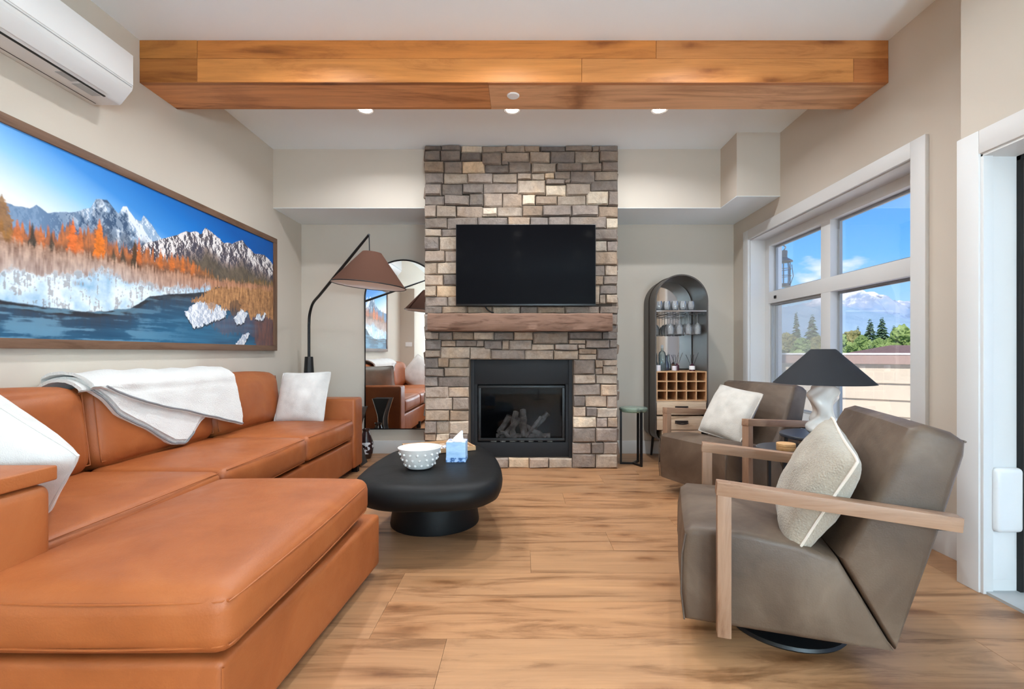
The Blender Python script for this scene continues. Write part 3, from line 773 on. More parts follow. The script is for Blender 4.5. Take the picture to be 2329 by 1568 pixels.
# base under the three seats
B().rbox((-1.80, 2.685, .17), (.80, 2.7, .235), .02, 4).build('seat_base', TAN, so, smooth=True)
B().rbox((-2.15, 2.685, .37), (.12, 2.9, .62), .03, 4).build('back_frame', TAN, so, smooth=True)
for y0, y1 in ((3.162, 4.026), (2.272, 3.158), (1.375, 2.268)):
    c_ = B().rbox((-1.715, (y0 + y1) / 2, .388), (.66, y1 - y0 - .006, .168), .042, 8, bulge=(.012, .0, .018)).build('seat_cushion', TAN, so, smooth=True)
    for zz in (.463, .318):
        seam([(-1.395, y0 + .03, zz), (-1.383, (y0 + y1) / 2, zz + .003), (-1.395, y1 - .03, zz)], c_)
Rl = Matrix.Rotation(math.radians(-7), 3, 'Y')
for y0, y1 in ((3.17, 4.02), (2.28, 3.15), (1.38, 2.26)):
    c_ = B().rbox((-2.085, (y0 + y1) / 2, .655), (.205, y1 - y0, .40), .075, 9, bulge=(.028, .012, .022), rot=Rl).build('back_cushion', TAN, so, smooth=True)
    # corner seam loop on the front face
    ym = (y0 + y1) / 2; hw = (y1 - y0) / 2 - .02
    lp = []
    for a, b_ in ((-hw, -.165), (hw, -.165), (hw, .165), (-hw, .165)): lp.append((a, b_))
    pts = []
    for k in range(4):
        p, q = lp[k], lp[(k + 1) % 4]
        for t in range(10):
            yy = p[0] + (q[0] - p[0]) * t / 10; zz = p[1] + (q[1] - p[1]) * t / 10
            v = Rl @ Vector((.082, yy, zz)); pts.append((v.x - 2.085, v.y + ym, v.z + .655))
    seam(pts, c_, .0025, closed=True)
# arms
B().rbox((-1.80, 4.135, .345), (.83, .205, .58), .022, 4).build('arm', TAN, so, smooth=True)
B().rbox((-1.765, 1.252, .36), (.90, .24, .585), .03, 4, bulge=(.008, 0, 0)).build('arm', TAN, so, smooth=True)
tr = B().rbox((-1.78, 1.248, .678), (.93, .27, .042), .006, 3).build('arm_tray', TAN, so, smooth=True); tr['label'] = 'flat leather-wrapped slab capping the near arm'
# chaise
cb = B(); vs = [(-1.38, 1.165, .045), (-.715, 1.165, .045), (-.655, 2.245, .045), (-1.38, 2.245, .045)]
vs += [(x, y, .278) for x, y, z in vs]
cb.add(vs, [(0, 3, 2, 1), (4, 5, 6, 7), (0, 1, 5, 4), (1, 2, 6, 5), (2, 3, 7, 6), (3, 0, 4, 7)])
cbo = cb.build('chaise_base', TAN, so, bevel=.022, seg=4)
seam([(-.713, 1.163, .085), (-.713, 1.163, .265)], cbo, .003)
cc = B().rbox((-1.018, 1.655, .382), (.68, 1.05, .165), .05, 10, bulge=(.010, .012, .024)).build('chaise_cushion', TAN, so, smooth=True)
for zz in (.434, .330):
    pts = [(-1.31, 1.135, zz), (-1.0, 1.124, zz), (-.74, 1.135, zz), (-.698, 1.150, zz), (-.683, 1.19, zz), (-.674, 1.65, zz), (-.680, 2.05, zz), (-.684, 2.12, zz)]
    seam(smooth_open(pts, 5), cc, .0028)
for x, y in ((-1.43, 4.18), (-2.1, 4.18), (-1.43, 1.2), (-2.1, 1.2), (-.80, 1.27), (-.80, 2.12), (-1.40, 3.2)):
    B().box(x - .025, x + .025, y - .025, y + .025, 0, .09).build('foot', 'iron_matte', so)

# ------------------------------------------------------------------ pillows
def pillow_mesh(size, thick, n=22, seed=0, pinch=.12, wr=.010):
    h = size / 2; vs = []; fs = []
    for sd_ in (1, -1):
        for j in range(n + 1):
            for i in range(n + 1):
                u = -1 + 2 * i / n; v = -1 + 2 * j / n
                k = 1 - pinch * (u * u * (1 - v * v) * 0 + 0)
                x = h * u * (1 - pinch * (1 - u * u) * 0 - .075 * (1 - abs(v)) ** .0 * 0)
                # edges curve in between the corners
                x = h * u * (1 - .05 * (1 - v * v) * abs(u) ** 3 - .035 * v ** 8); y = h * v * (1 - .05 * (1 - u * u) * abs(v) ** 3 - .035 * u ** 8)
                e_ = max(0, (1 - u ** 2) * (1 - v ** 2))
                t = thick / 2 * e_ ** .42
                t += wr * e_ ** .5 * fb(u * 2.2 + seed, v * 2.2, sd_ * 3 + seed)
                vs.append((x, y, sd_ * max(t, .0)))
    m = (n + 1) ** 2
    for s_ in (0, 1):
        for j in range(n):
            for i in range(n):
                a = s_ * m + j * (n + 1) + i; q = (a, a + 1, a + n + 2, a + n + 1)
                fs.append(q if s_ == 0 else q[::-1])
    per = [(x, y) for x, y in []]
    return vs, fs
def pillow(name, label, mat, c, ex, ey, size, thick, seed, piping='pillow_white'):
    """ex, ey: in-plane axes in world"""
    ex = Vector(ex).normalized(); ey = Vector(ey); ey = (ey - ex * ey.dot(ex)).normalized(); ez = ex.cross(ey)
    vs, fs = pillow_mesh(size, thick, seed=seed)
    t = thing(name, label, 'pillow', c)
    C = Vector(c)
    b = B().add([C + ex * p[0] + ey * p[1] + ez * p[2] for p in vs], fs)
    b.build('cover', mat, t, smooth=True)
    n = 22; h = size / 2; path = []
    def P(u, v): return C + ex * (h * u * (1 - .05 * (1 - v * v) * abs(u) ** 3 - .035 * v ** 8)) + ey * (h * v * (1 - .05 * (1 - u * u) * abs(v) ** 3 - .035 * u ** 8))
    for k in range(n): path.append(P(-1 + 2 * k / n, -1))
    for k in range(n): path.append(P(1, -1 + 2 * k / n))
    for k in range(n): path.append(P(1 - 2 * k / n, 1))
    for k in range(n): path.append(P(-1, 1 - 2 * k / n))
    B().tube(path, .0045, 6, True).build('edge_seam', piping, t, smooth=True)
    return t
pillow('throw_pillow', 'white square pillow against the far sofa arm by the floor lamp', 'pillow_white', (-1.755, 3.90, .662), (1, -.12, .03), (-.06, .38, 1), .42, .15, 1.3)
pillow('throw_pillow', 'white pillow slumped behind the near sofa arm at the left edge', 'pillow_white', (-1.735, 1.56, .655), (.80, .10, -.60), (.58, -.26, .78), .52, .21, 4.1)

# ------------------------------------------------------------------ blanket folded over the middle back cushion
def interp(tab, y):
    if y <= tab[0][0]: return tab[0][1]
    for (a, va), (b_, vb) in zip(tab[:-1], tab[1:]):
        if y <= b_: return va + (vb - va) * (y - a) / (b_ - a)
    return tab[-1][1]
bl = thing('throw_blanket', 'white sherpa throw folded over the middle back cushion of the sofa', 'blanket', (-2.05, 2.8, .86))
def front_x(z, off):     # surface of the back cushions, plus offset
    t = (z - .47) / .36
    return -1.955 - .055 * t + off - .10 * max(0, (z - .80) / .06) ** 2 * .5
def drape(low, ya, yb, off, name, nS=44, nT=26, thick=.014, lift=0.0):
    def surf(y, t, o_):
        zl = interp(low, y)
        # path: t 0..0.25 behind/over the top, .25..1 down the front
        if t < .28:
            a = t / .28 * PI * .62
            cx, cz, r = -2.10, .815, .062 + o_
            ang = PI * .98 - a * 1.35
            x = max(cx + (r + .03) * math.cos(ang) * 1.15, -2.212 + o_ * .2); z = cz + r * math.sin(ang) + lift
            return Vector((x, y, z))
        s_ = (t - .28) / .72
        top = surf(y, .2799, o_)
        zt = min(zl, top.z - .005); z = top.z + (zt - top.z) * s_
        bl_ = min(1, s_ * 4)
        x = top.x * (1 - bl_) + max(front_x(z, .012 + o_), top.x) * bl_
        return Vector((x, y, z))
    vs = []; fs = []
    for side in (0, 1):
        for i in range(nS + 1):
            y = ya + (yb - ya) * i / nS
            for j in range(nT + 1):
                t = j / nT
                p = surf(y, t, off + (thick if side else 0))
                w_ = .007 * fb(y * 5, t * 4 + off * 60) + .004 * math.sin(y * 26 + t * 5)
                p.x = max(p.x + w_ * .6 + .004 * t * side, -2.222); p.z += w_ * (1.0 if t < .3 else .3)
                p.y += .012 * fb(t * 4, y * 3 + off * 40)
                vs.append(p)
    m = (nS + 1) * (nT + 1); row = nT + 1
    for i in range(nS):
        for j in range(nT):
            a = i * row + j; fs.append((a, a + 1, a + row + 1, a + row)); fs.append((m + a, m + a + row, m + a + row + 1, m + a + 1))
    for i in range(nS):
        for j in (0, nT):
            a = i * row + j; fs.append((a, a + row, m + a + row, m + a))
    for j in range(nT):
        for i in (0, nS):
            a = i * row + j; fs.append((a, a + 1, m + a + 1, m + a))
    B().add(vs, fs).build(name, 'blanket', bl, smooth=True)
    edge = [vs[m + i * row + nT] for i in range(nS + 1)]
    return edge
low2 = [(2.22, .862), (2.30, .79), (2.367, .713), (2.55, .60), (2.70, .507), (2.79, .492), (2.86, .53), (2.95, .60), (3.1, .66)]
low1 = [(2.24, .865), (2.5, .755), (2.817, .672), (3.0, .615), (3.114, .585), (3.3, .53)]
e2 = drape(low2, 2.21, 3.05, .0, 'lower_fold')
e2b = drape([(a - .0, b_ + .03) for a, b_ in low2], 2.24, 3.05, .017, 'middle_fold')
e1 = drape(low1, 2.23, 3.32, .036, 'upper_fold')
B().tube([p + Vector((.003, 0, .008)) for p in e2[2:36]], .005, 6).build('grey_edging', 'blanket_edge', bl, smooth=True)
B().tube([p + Vector((.003, 0, .010)) for p in e1[2:]], .005, 6).build('grey_edging', 'blanket_edge', bl, smooth=True)

# =================================================================== FRAMED PRINT ON THE LEFT WALL
pc = thing('framed_picture', 'long walnut framed landscape print of snowy peaks and a winter river', 'picture', (XL, 3.1, 1.035))
PY0, PY1, PZ0, PZ1 = 1.82, 4.376, 1.035, 2.036
fwz = .045; fwy = .058; fx0, fx1 = XL + .002, -2.196
wal = lin((112, 84, 66))
for y0, y1, z0, z1, m_ in ((PY0, PY1, PZ1 - fwz, PZ1, 'frame_walnut'), (PY0, PY1, PZ0, PZ0 + fwz, 'frame_walnut'), (PY0, PY0 + fwy, PZ0 + fwz, PZ1 - fwz, 'frame_walnut_v'), (PY1 - fwy, PY1, PZ0 + fwz, PZ1 - fwz, 'frame_walnut_v')):
    B().box(fx0, fx1, y0, y1, z0, z1).build('frame_rail', m_, pc, bevel=.003, color=wal)

def vnoise(shape, fx, fy, seed, octv=5, rough=.55):
    rng = np.random.RandomState(seed); H, Wd = shape; o = np.zeros(shape); amp = 1; tot = 0
    ys, xs_ = np.mgrid[0:H, 0:Wd]; ys = ys / H; xs_ = xs_ / Wd
    for k in range(octv):
        gx, gy = int(fx * 2 ** k) + 2, int(fy * 2 ** k) + 2
        g = rng.rand(gy + 1, gx + 1)
        px = xs_ * (gx - 1); py = ys * (gy - 1); ix = px.astype(int); iy = py.astype(int); dx = px - ix; dy = py - iy
        dx = dx * dx * (3 - 2 * dx); dy = dy * dy * (3 - 2 * dy)
        v = g[iy, ix] * (1 - dx) * (1 - dy) + g[iy, ix + 1] * dx * (1 - dy) + g[iy + 1, ix] * (1 - dx) * dy + g[iy + 1, ix + 1] * dx * dy
        o += amp * v; tot += amp; amp *= rough
    return o / tot
def paint(NX, NY):
    u = np.tile(np.linspace(0, 1, NX), (NY, 1)); v = np.tile(np.linspace(0, 1, NY)[:, None], (1, NX))
    sh = (NY, NX)
    n1 = vnoise(sh, 14, 6, 1); n2 = vnoise(sh, 40, 16, 2); n3 = vnoise(sh, 120, 10, 3, 3, .7); n4 = vnoise(sh, 6, 34, 4); n5 = vnoise(sh, 110, 60, 6, 3, .7)
    n6 = vnoise(sh, 230, 16, 11, 2, .6)
    def L(tab):
        a = np.array(tab); return np.interp(u, a[:, 0], a[:, 1])
    def C3(r, g, b): return np.array(lin((r, g, b))[:3])
    def mixc(img, col, mask):
        m = np.clip(mask, 0, 1)[..., None]; return img * (1 - m) + np.asarray(col) * m
    def stp(x, w=.006): return np.clip(x / w + .5, 0, 1)
    def two(a, b, t): t = np.clip(t, 0, 1)[..., None]; return C3(*a) * (1 - t) + C3(*b) * t
    def relief(nn, k): return np.clip(.5 + (np.gradient(nn, axis=1) * NX * .6 + np.gradient(nn, axis=0) * NY * .25) * k, 0, 1)
    jag = (n6 - .5) * .06 + (n5 - .5) * .03
    # sky: bright on the left, deep blue on the upper right
    k = np.clip((v - .55) * 1.15 + (u - .07) * .95 - .10, 0, 1)
    sky = [(0, (250, 246, 240)), (.12, (215, 232, 246)), (.3, (140, 196, 240)), (.5, (62, 142, 218)), (.72, (24, 116, 200)), (1, (8, 88, 168))]
    img = np.zeros(sh + (3,))
    for ch_ in range(3): img[..., ch_] = np.interp(k, [p for p, _ in sky], [lin(c_)[ch_] for _, c_ in sky])
    rl = L([(0, .62), (.072, .628), (.089, .634), (.126, .634), (.139, .662), (.159, .642), (.187, .67), (.201, .675), (.252, .74), (.265, .803), (.293, .827), (.323, .763), (.335, .817), (.345, .822), (.37, .76), (.388, .77), (.395, .812), (.404, .797), (.453, .697), (.492, .649), (.559, .598), (1, .3)])
    rl = rl + (n2 - .5) * .022
    ml = stp(rl - v); dep = np.clip((rl - v) / .22, 0, 1)
    r1 = relief(n1 * .7 + n2 * .5 + .25 * np.abs(((u * 17 + v * 8 + n1 * 2) % 2) - 1), .16)
    img = mixc(img, two((62, 86, 116), (132, 150, 172), r1), ml)
    img = mixc(img, two((150, 176, 204), (226, 234, 244), r1), ml * stp(n1 * .5 + n2 * .6 - .48 - dep * .16, .10) * stp(u - .225, .06) * stp(.20 - (rl - v), .08))
    img = mixc(img, C3(120, 150, 184), ml * stp(.19 - u, .10) * .7)
    img = mixc(img, C3(92, 100, 112), ml * stp(dep - .72, .3) * .6)
    rr = L([(0, .3), (.328, .534), (.404, .633), (.468, .713), (.545, .806), (.58, .823), (.602, .824), (.625, .888), (.656, .866), (.706, .828), (.75, .84), (.807, .902), (.848, .852), (.879, .83), (.941, .852), (1, .786)]) + (n2 - .5) * .022
    mr = stp(rr - v); dep = np.clip((rr - v) / .24, 0, 1)
    r2 = relief(n1 * .7 + n2 * .5 + .30 * np.abs(((u * 13 - v * 6 + n1 * 2.4) % 2) - 1), .15)
    img = mixc(img, two((74, 72, 84), (158, 140, 134), r2), mr)
    img = mixc(img, two((164, 168, 186), (236, 230, 228), r2), mr * stp(r2 * .5 + n2 * .5 - .52 - dep * .34, .12) * stp(.15 - (rr - v), .06))
    img = mixc(img, two((70, 66, 58), (112, 98, 80), n2 * 1.2 - .1), mr * stp((rr - v) - .15 - n1 * .08, .08) * .9)
    # trees
    tt = L([(0, .5), (.072, .515), (.101, .548), (.132, .557), (.165, .548), (.209, .619), (.24, .612), (.274, .665), (.291, .606), (.328, .587), (.373, .628), (.404, .599), (.525, .624), (.595, .616), (.672, .537), (.76, .552), (1, .633)]) - .025
    gt = L([(0, .455), (.072, .458), (.165, .463), (.282, .479), (.378, .474), (.492, .492), (.632, .5), (1, .565)])
    sp = vnoise((1, NX), 150, 1, 9, 3, .7)[0]; sp = np.tile((sp - .5) * .15, (NY, 1))
    mt_ = stp(tt + sp + jag * .5 - v, .025)
    w_ = n6 * .9 + n5 * .5 - .25
    far = stp(u - .64, .14)
    near_c = two((116, 78, 60), (226, 130, 66), w_); far_c = two((80, 70, 50), (158, 122, 72), w_)
    img = mixc(img, near_c * (1 - far[..., None]) + far_c * far[..., None], mt_ * .96)
    hz = np.clip((tt - v) / np.maximum(tt - gt, .01), 0, 1)
    img = mixc(img, C3(104, 82, 68), mt_ * stp(hz - .70 + (n6 - .5) * .6, .3) * .7)
    for cx, top, bot, hw, col in ((.078, .67, .45, .030, (150, 108, 62)), (.131, .575, .44, .010, (62, 62, 56)), (.168, .55, .44, .008, (72, 68, 60)), (.369, .645, .45, .014, (66, 58, 46)), (.274, .70, .47, .017, (228, 122, 44)), (.212, .645, .46, .017, (222, 112, 54)), (.228, .62, .46, .012, (206, 112, 60)), (.382, .66, .5, .009, (206, 108, 52)), (.335, .57, .44, .012, (74, 68, 58)), (.31, .55, .44, .009, (84, 74, 60)), (.104, .57, .45, .012, (206, 116, 66)), (.148, .55, .45, .010, (200, 116, 70)), (.45, .63, .5, .010, (210, 116, 56)), (.49, .625, .5, .011, (204, 112, 54)), (.53, .63, .5, .010, (212, 118, 56)), (.57, .615, .5, .010, (200, 112, 56))):
        t = np.clip((top - v) / (top - bot), 0, 1); wdt = hw * t ** .8 * (.35 + 1.2 * n5)
        img = mixc(img, C3(*col) * (.55 + .85 * n5[..., None]), stp(wdt - np.abs(u - cx), .004) * (v < top) * stp(v - bot, .05) * .92)
    # frosted dry grass
    gs = L([(0, .30), (.072, .296), (.116, .324), (.201, .325), (.282, .398), (.328, .387), (.404, .362), (.492, .37), (.632, .446), (.656, .427), (1, .42)])
    mg = stp(gt + sp * .3 + jag * .9 - v, .03)
    gv = np.clip((gt - v) / np.maximum(gt - gs, .02), 0, 1)
    ga = two((120, 88, 72), (206, 168, 144), n6 * .8 + n5 * .7 - .25); gb = two((138, 112, 106), (224, 206, 196), n6 * .9 + n2 * .5 - .2)
    img = mixc(img, ga * (1 - gv[..., None]) + gb * gv[..., None], mg)
    img = mixc(img, two((140, 80, 52), (206, 134, 80), n6), mg * stp(u - .5, .3) * .6)
    # snow bank
    sbt = L([(0, .17), (.072, .179), (.165, .157), (.261, .161), (.357, .204), (.415, .298), (.492, .334), (.559, .362), (.656, .414), (.66, .45), (1, .46)])
    ms = stp(gs + (n2 - .5) * .12 + jag * .8 - v, .03) * stp(.655 - u, .02)
    sc_ = np.clip(n1 * .9 + n2 * .9 - .38, 0, 1)
    img = mixc(img, two((104, 164, 202), (230, 243, 252), sc_ * 1.3), ms)
    img = mixc(img, two((74, 84, 100), (150, 128, 118), n5), ms * stp(n6 * .40 + n5 * .35 + n2 * .35 - .66 + .05 * stp(v - gs + .05, .08), .06) * .6)
    # river
    mw = stp(sbt + (n2 - .5) * .02 - v, .008)
    low = np.clip((sbt - v) / .25, 0, 1)
    wv = n4 * 1.4 - .2
    wc = two((32, 50, 70), (62, 90, 114), wv) * (1 - low[..., None]) + two((30, 74, 106), (54, 112, 146), wv) * low[..., None]
    img = mixc(img, wc, mw)
    img = mixc(img, C3(40, 44, 50), mw * stp(.016 - np.abs(sbt - v - .014), .012) * .85)
    img = mixc(img, C3(70, 62, 60), mw * stp(.09 - (sbt - v), .08) * n3 * .6)
    img = mixc(img, C3(130, 176, 202), mw * stp(n4 + n2 * .3 - .74, .10) * .45 * stp(.45 - u, .3))
    def poly(pts, a1=.014, a2=.05):
        m = np.zeros(sh, bool); x = u + (n5 - .5) * a1; y = v + (n2 - .5) * a2 * .6 + (n6 - .5) * a2
        for i in range(len(pts)):
            x1, y1 = pts[i]; x2, y2 = pts[(i + 1) % len(pts)]
            if y1 == y2: continue
            c_ = ((y1 > y) != (y2 > y)) & (x < (x2 - x1) * (y - y1) / (y2 - y1) + x1); m ^= c_
        return m * 1.0
    # right bank: reeds, snowy islands, rusty reflection
    img = mixc(img, two((70, 58, 62), (150, 92, 66), n3), poly([(.62, .20), (.88, .26), (1.02, .26), (1.02, -.05), (.905, -.05), (.86, .10), (.7, .08)], .02, .08) * (.35 + .5 * stp(u - .88, .05)))
    reed = poly([(.555, .30), (.617, .387), (.672, .454), (.807, .50), (1.02, .55), (1.02, .235), (.95, .27), (.901, .285), (.858, .225), (.83, .30), (.79, .30), (.724, .29), (.64, .30)], .012, .07)
    img = mixc(img, two((112, 74, 50), (216, 160, 108), n6 * .9 + n5 * .6 - .28), reed)
    for pl_ in ([(.535, .223), (.595, .321), (.63, .31), (.66, .33), (.69, .29), (.724, .279), (.715, .22), (.573, .108)], [(.76, .214), (.798, .311), (.837, .275), (.817, .194), (.778, .165)], [(.879, .236), (.905, .30), (.925, .25), (.94, .30), (.952, .30), (.935, .23)], [(.76, -.02), (.807, .086), (.848, .106), (.837, .051), (.807, -.02)]):
        sm = poly([(a, b_ - .014) for a, b_ in pl_], .006, .02); img = mixc(img, C3(46, 44, 48), sm * .8)
        img = mixc(img, two((158, 172, 194), (242, 244, 248), relief(n2 * .7 + n1 * .5, .12) * .8 + n2 * .4), poly(pl_, .01, .03))
    tuft = poly([(.60, .30), (.63, .40), (.70, .40), (.72, .27), (.68, .31), (.65, .26), (.625, .31)], .012, .08)
    img = mixc(img, two((120, 82, 56), (210, 156, 104), n6 * .9 + n5 * .6 - .28), tuft * .85)
    img = mixc(img, two((60, 54, 52), (128, 92, 66), n6), poly([(.735, .33), (.775, .40), (.80, .32), (.77, .24), (.745, .24)], .012, .06) * .8)
    return np.clip(img, 0, 1)
def print_mesh(name, NX, NY, img, corner, du, dv, mat, parent):
    vs = []; fs = []
    me = bpy.data.meshes.new(name)
    uu, vv = np.meshgrid(np.arange(NX) / (NX - 1), np.arange(NY) / (NY - 1))
    c0 = np.array(corner); P = c0 + uu[..., None] * np.array(du) + vv[..., None] * np.array(dv)
    P = P.reshape(-1, 3)
    idx = np.arange(NX * NY).reshape(NY, NX)
    F = np.stack([idx[:-1, :-1], idx[:-1, 1:], idx[1:, 1:], idx[1:, :-1]], -1).reshape(-1, 4)
    me.from_pydata(P.tolist(), [], F.tolist())
    ca = me.color_attributes.new('Col', 'FLOAT_COLOR', 'POINT')
    ca.data.foreach_set('color', np.concatenate([img.reshape(-1, 3), np.ones((NX * NY, 1))], 1).astype(np.float32).ravel())
    me.materials.append(M[mat]); me.update()
    o = bpy.data.objects.new(name, me); COL.objects.link(o); o.parent = parent
    return o
NX, NY = 800, 312
lx = -2.206 - XL
print_mesh('print', NX, NY, paint(NX, NY), (lx, PY0 + fwy - 3.1, fwz), (0, PY1 - PY0 - 2 * fwy, 0), (0, 0, PZ1 - PZ0 - 2 * fwz), 'print', pc)['label'] = 'landscape print with orange trees, snowbank and blue river'
B().box(XL + .003, -2.208, PY0 + .01, PY1 - .01, PZ0 + .01, PZ1 - .01).build('backing', 'gasket', pc)

# =================================================================== AIR CONDITIONER
ac = thing('air_conditioner', 'white wall-mounted split air conditioner at the upper left', 'air conditioner', (XL, 2.1, 2.297))
prof = [(0, 2.30), (.03, 2.297), (.150, 2.297), (.160, 2.305), (.214, 2.372), (.218, 2.385), (.218, 2.545), (.205, 2.561), (0, 2.561)]
AY0, AY1 = 1.66, 2.5256
B().prism(prof, AY0, AY1, lambda a, b_, t: (XL + a, t, b_)).build('body', 'plastic_white', ac, bevel=.004)
B().prism([(.219, 2.395), (.2215, 2.398), (.2215, 2.55), (.219, 2.553)], AY0 + .004, AY1 - .004, lambda a, b_, t: (XL + a, t, b_)).build('front_panel', 'plastic_white', ac, bevel=.001)
B().prism([(.215, 2.385), (.2205, 2.385), (.2205, 2.389), (.215, 2.389)], AY0, AY1 - .01, lambda a, b_, t: (XL + a, t, b_)).build('panel_gap', 'plastic_grey', ac)
B().prism([(.166, 2.309), (.210, 2.364), (.2135, 2.362), (.1695, 2.305)], AY0 + .05, AY1 - .09, lambda a, b_, t: (XL + a, t, b_)).build('louver', 'plastic_white', ac, bevel=.001)
B().box(XL + .142, XL + .152, AY0 + .05, AY1 - .09, 2.2945, 2.299).build('air_slot', 'gasket', ac)
B().box(XL + .105, XL + .135, 2.22, 2.30, 2.2955, 2.2975).build('rating_label', 'plastic_grey', ac)
B().box(XL + .09, XL + .132, 2.32, 2.43, 2.2955, 2.2975).build('rating_label', 'plastic_grey', ac)
B().box(XL + .040, XL + .043, AY0, AY1 - .02, 2.2955, 2.298).build('panel_gap', 'gasket', ac)

# =================================================================== ARCHED MIRROR
mr = thing('arched_mirror', 'tall arched mirror with thin black frame beside the chimney', 'mirror', (-1.196, 4.905, .248))
mcx, mR, mz0, mzc = -1.196, .385, .248, 1.563
arch = [(-mR, mz0), (mR, mz0)] + [(mR * math.cos(a), mzc + mR * math.sin(a)) for a in [PI * k / 40 for k in range(41)]]
sc_in = [(x * (mR - .008) / mR, z + (.008 if z < mz0 + .01 else 0) - (.0 if z <= mzc else (z - mzc) * .02)) for x, z in arch]
B().prism(sc_in, 4.900, 4.915, lambda a, b_, t: (mcx + a, t, b_)).build('mirror_glass', 'mirror', mr)
B().tube([(mcx + x, 4.902, z) for x, z in arch], .009, 8, True).build('frame', 'black_metal', mr, smooth=True)
B().prism(arch, 4.915, 4.925, lambda a, b_, t: (mcx + a, t, b_)).build('backing', 'black_metal', mr)

# =================================================================== FLOOR LAMP
lp = thing('floor_lamp', 'black arc floor lamp with brown conical shade behind the sofa', 'lamp', (-2.02, 4.62, 0))
B().lathe([(.15, 0), (.15, .012), (.12, .022), (.085, .03), (.075, .3), (.037, .975), (.034, .98), (0, .98)], (-2.02, 4.62, 0), 28).build('base', 'black_metal', lp, smooth=True)
tip = Vector((-1.178, 3.75, 1.925)); bend = Vector((-2.0, 4.60, 1.50))
path = [Vector((-2.02, 4.62, .97)), Vector((-2.02, 4.62, 1.15)), Vector((-2.02, 4.62, 1.26))] + smooth_open([(-2.02, 4.62, 1.27), (-2.008, 4.608, 1.38), (-1.955, 4.555, 1.478), tuple(Vector((-1.955, 4.555, 1.478)).lerp(tip, .14))], 6) + [Vector((-1.955, 4.555, 1.478)).lerp(tip, k / 10) for k in range(2, 11)]
B().tube(path, [.0125] * (len(path) - 5) + [.012, .0115, .011, .010, .009], 12).build('pole', 'black_metal', lp, smooth=True)
B().tube([tip, tip + Vector((.004, 0, -.135))], .004, 8).build('cord', 'black_metal', lp)
sc0 = Vector((-1.178, 3.75, 1.533)); RT = Matrix.Rotation(math.radians(5), 3, 'Y') 
def shade(prof, name, mat, parent, c, R, seg=48):
    b = B().lathe(prof, (0, 0, 0), seg, False); b.v = [tuple(c + R @ Vector(p)) for p in b.v]
    return b.build(name, mat, parent, smooth=True)
Rr, rt, hh = .278, .072, .255
shade([(Rr, 0), (rt, hh), (rt * .2, hh + .006)], 'lamp_shade', 'shade_brown', lp, sc0, RT)
shade([(Rr - .004, .0005), (rt - .004, hh - .006), (.002, hh - .005)], 'shade_lining', 'shade_lining', lp, sc0, RT)
rim = [sc0 + RT @ Vector((Rr * math.cos(2 * PI * k / 48), Rr * math.sin(2 * PI * k / 48), 0)) for k in range(48)]
B().tube(rim, .004, 6, True).build('rim_trim', 'black_metal', lp, smooth=True)
shade([(0, .12), (.022, .11), (.034, .08), (.022, .05), (0, .045)], 'bulb', 'shade_lining', lp, sc0, RT, 20)

# dark side table and vase beside the far arm
st = thing('side_table', 'black waisted side table with silver edges, tucked behind the sofa arm', 'side table', (-1.53, 4.44, 0))
pts = [(.09, 0), (.07, .06), (.035, .18), (.028, .26), (.035, .34), (.07, .46), (.09, .52)]
pp = [tuple(p) for p in smooth_open([(a, b_, 0) for a, b_ in pts], 5)]
poly = [(a, b_) for a, b_, _ in pp] + [(-a, b_) for a, b_, _ in reversed(pp)]
B().prism(poly, 4.36, 4.53, lambda a, b_, t: (-1.53 + a, t, b_)).build('body', 'black_metal', st)
for yy in (4.36, 4.53):
    for sg in (1, -1):
        B().tube([(-1.53 + sg * a, yy, b_) for a, b_, _ in pp], .005, 6).build('silver_edge', 'chrome', st, smooth=True)
noisy('vase_pattern', [(.46, (50, 34, 36)), (.5, (70, 48, 48)), (.53, (222, 222, 226))], 22, .25, 3, bump=0)
vz = thing('floor_vase', 'dark brown glass vase with silver pattern standing beside the sofa', 'vase', (-1.505, 4.70, 0))
B().lathe([(0, 0), (.045, 0), (.058, .04), (.068, .10), (.064, .17), (.04, .23), (.03, .26), (.04, .285), (.036, .285), (.026, .26), (0, .25)], (-1.505, 4.70, 0), 28).build('body', 'vase_dark', vz, smooth=True)
B().lathe([(.0615, .05), (.069, .10), (.0665, .16)], (-1.505, 4.70, 0), 28, False).build('silver_band', 'vase_pattern', vz, smooth=True)

# =================================================================== COFFEE TABLE
ct_ = thing('coffee_table', 'black organic coffee table with rounded top and drum base', 'coffee table', (-.527, 2.95, 0))
outl = smooth_closed([(-.108, 2.66, 0), (-.135, 2.44, 0), (-.26, 2.325, 0), (-.5, 2.29, 0), (-.72, 2.32, 0), (-.85, 2.45, 0), (-.885, 2.7, 0), (-.875, 3.0, 0), (-.82, 3.27, 0), (-.69, 3.46, 0), (-.5, 3.53, 0), (-.33, 3.46, 0), (-.215, 3.24, 0), (-.14, 2.95, 0)], 6)
cen = Vector((-.5, 2.88, 0)); rings = [(.62, .240), (.80, .240), (.90, .248), (.965, .268), (.995, .298), (1.0, .318), (.992, .342), (.968, .364), (.93, .376), (.88, .381), (.7, .383), (.4, .382)]
vs = []; fs = []; n = len(outl)
for s_, z in rings:
    for i, p in enumerate(outl):
        q = cen + (p - cen) * s_; vs.append((q.x, q.y, z + .003 * fb(q.x * 5, q.y * 5, z * 8)))
for r_ in range(len(rings) - 1):
    for i in range(n): fs.append((r_ * n + i, r_ * n + (i + 1) % n, (r_ + 1) * n + (i + 1) % n, (r_ + 1) * n + i))
fs += [tuple(reversed(range(n))), tuple((len(rings) - 1) * n + i for i in range(n))]
B().add(vs, fs).build('tabletop', 'table_black', ct_, smooth=True)
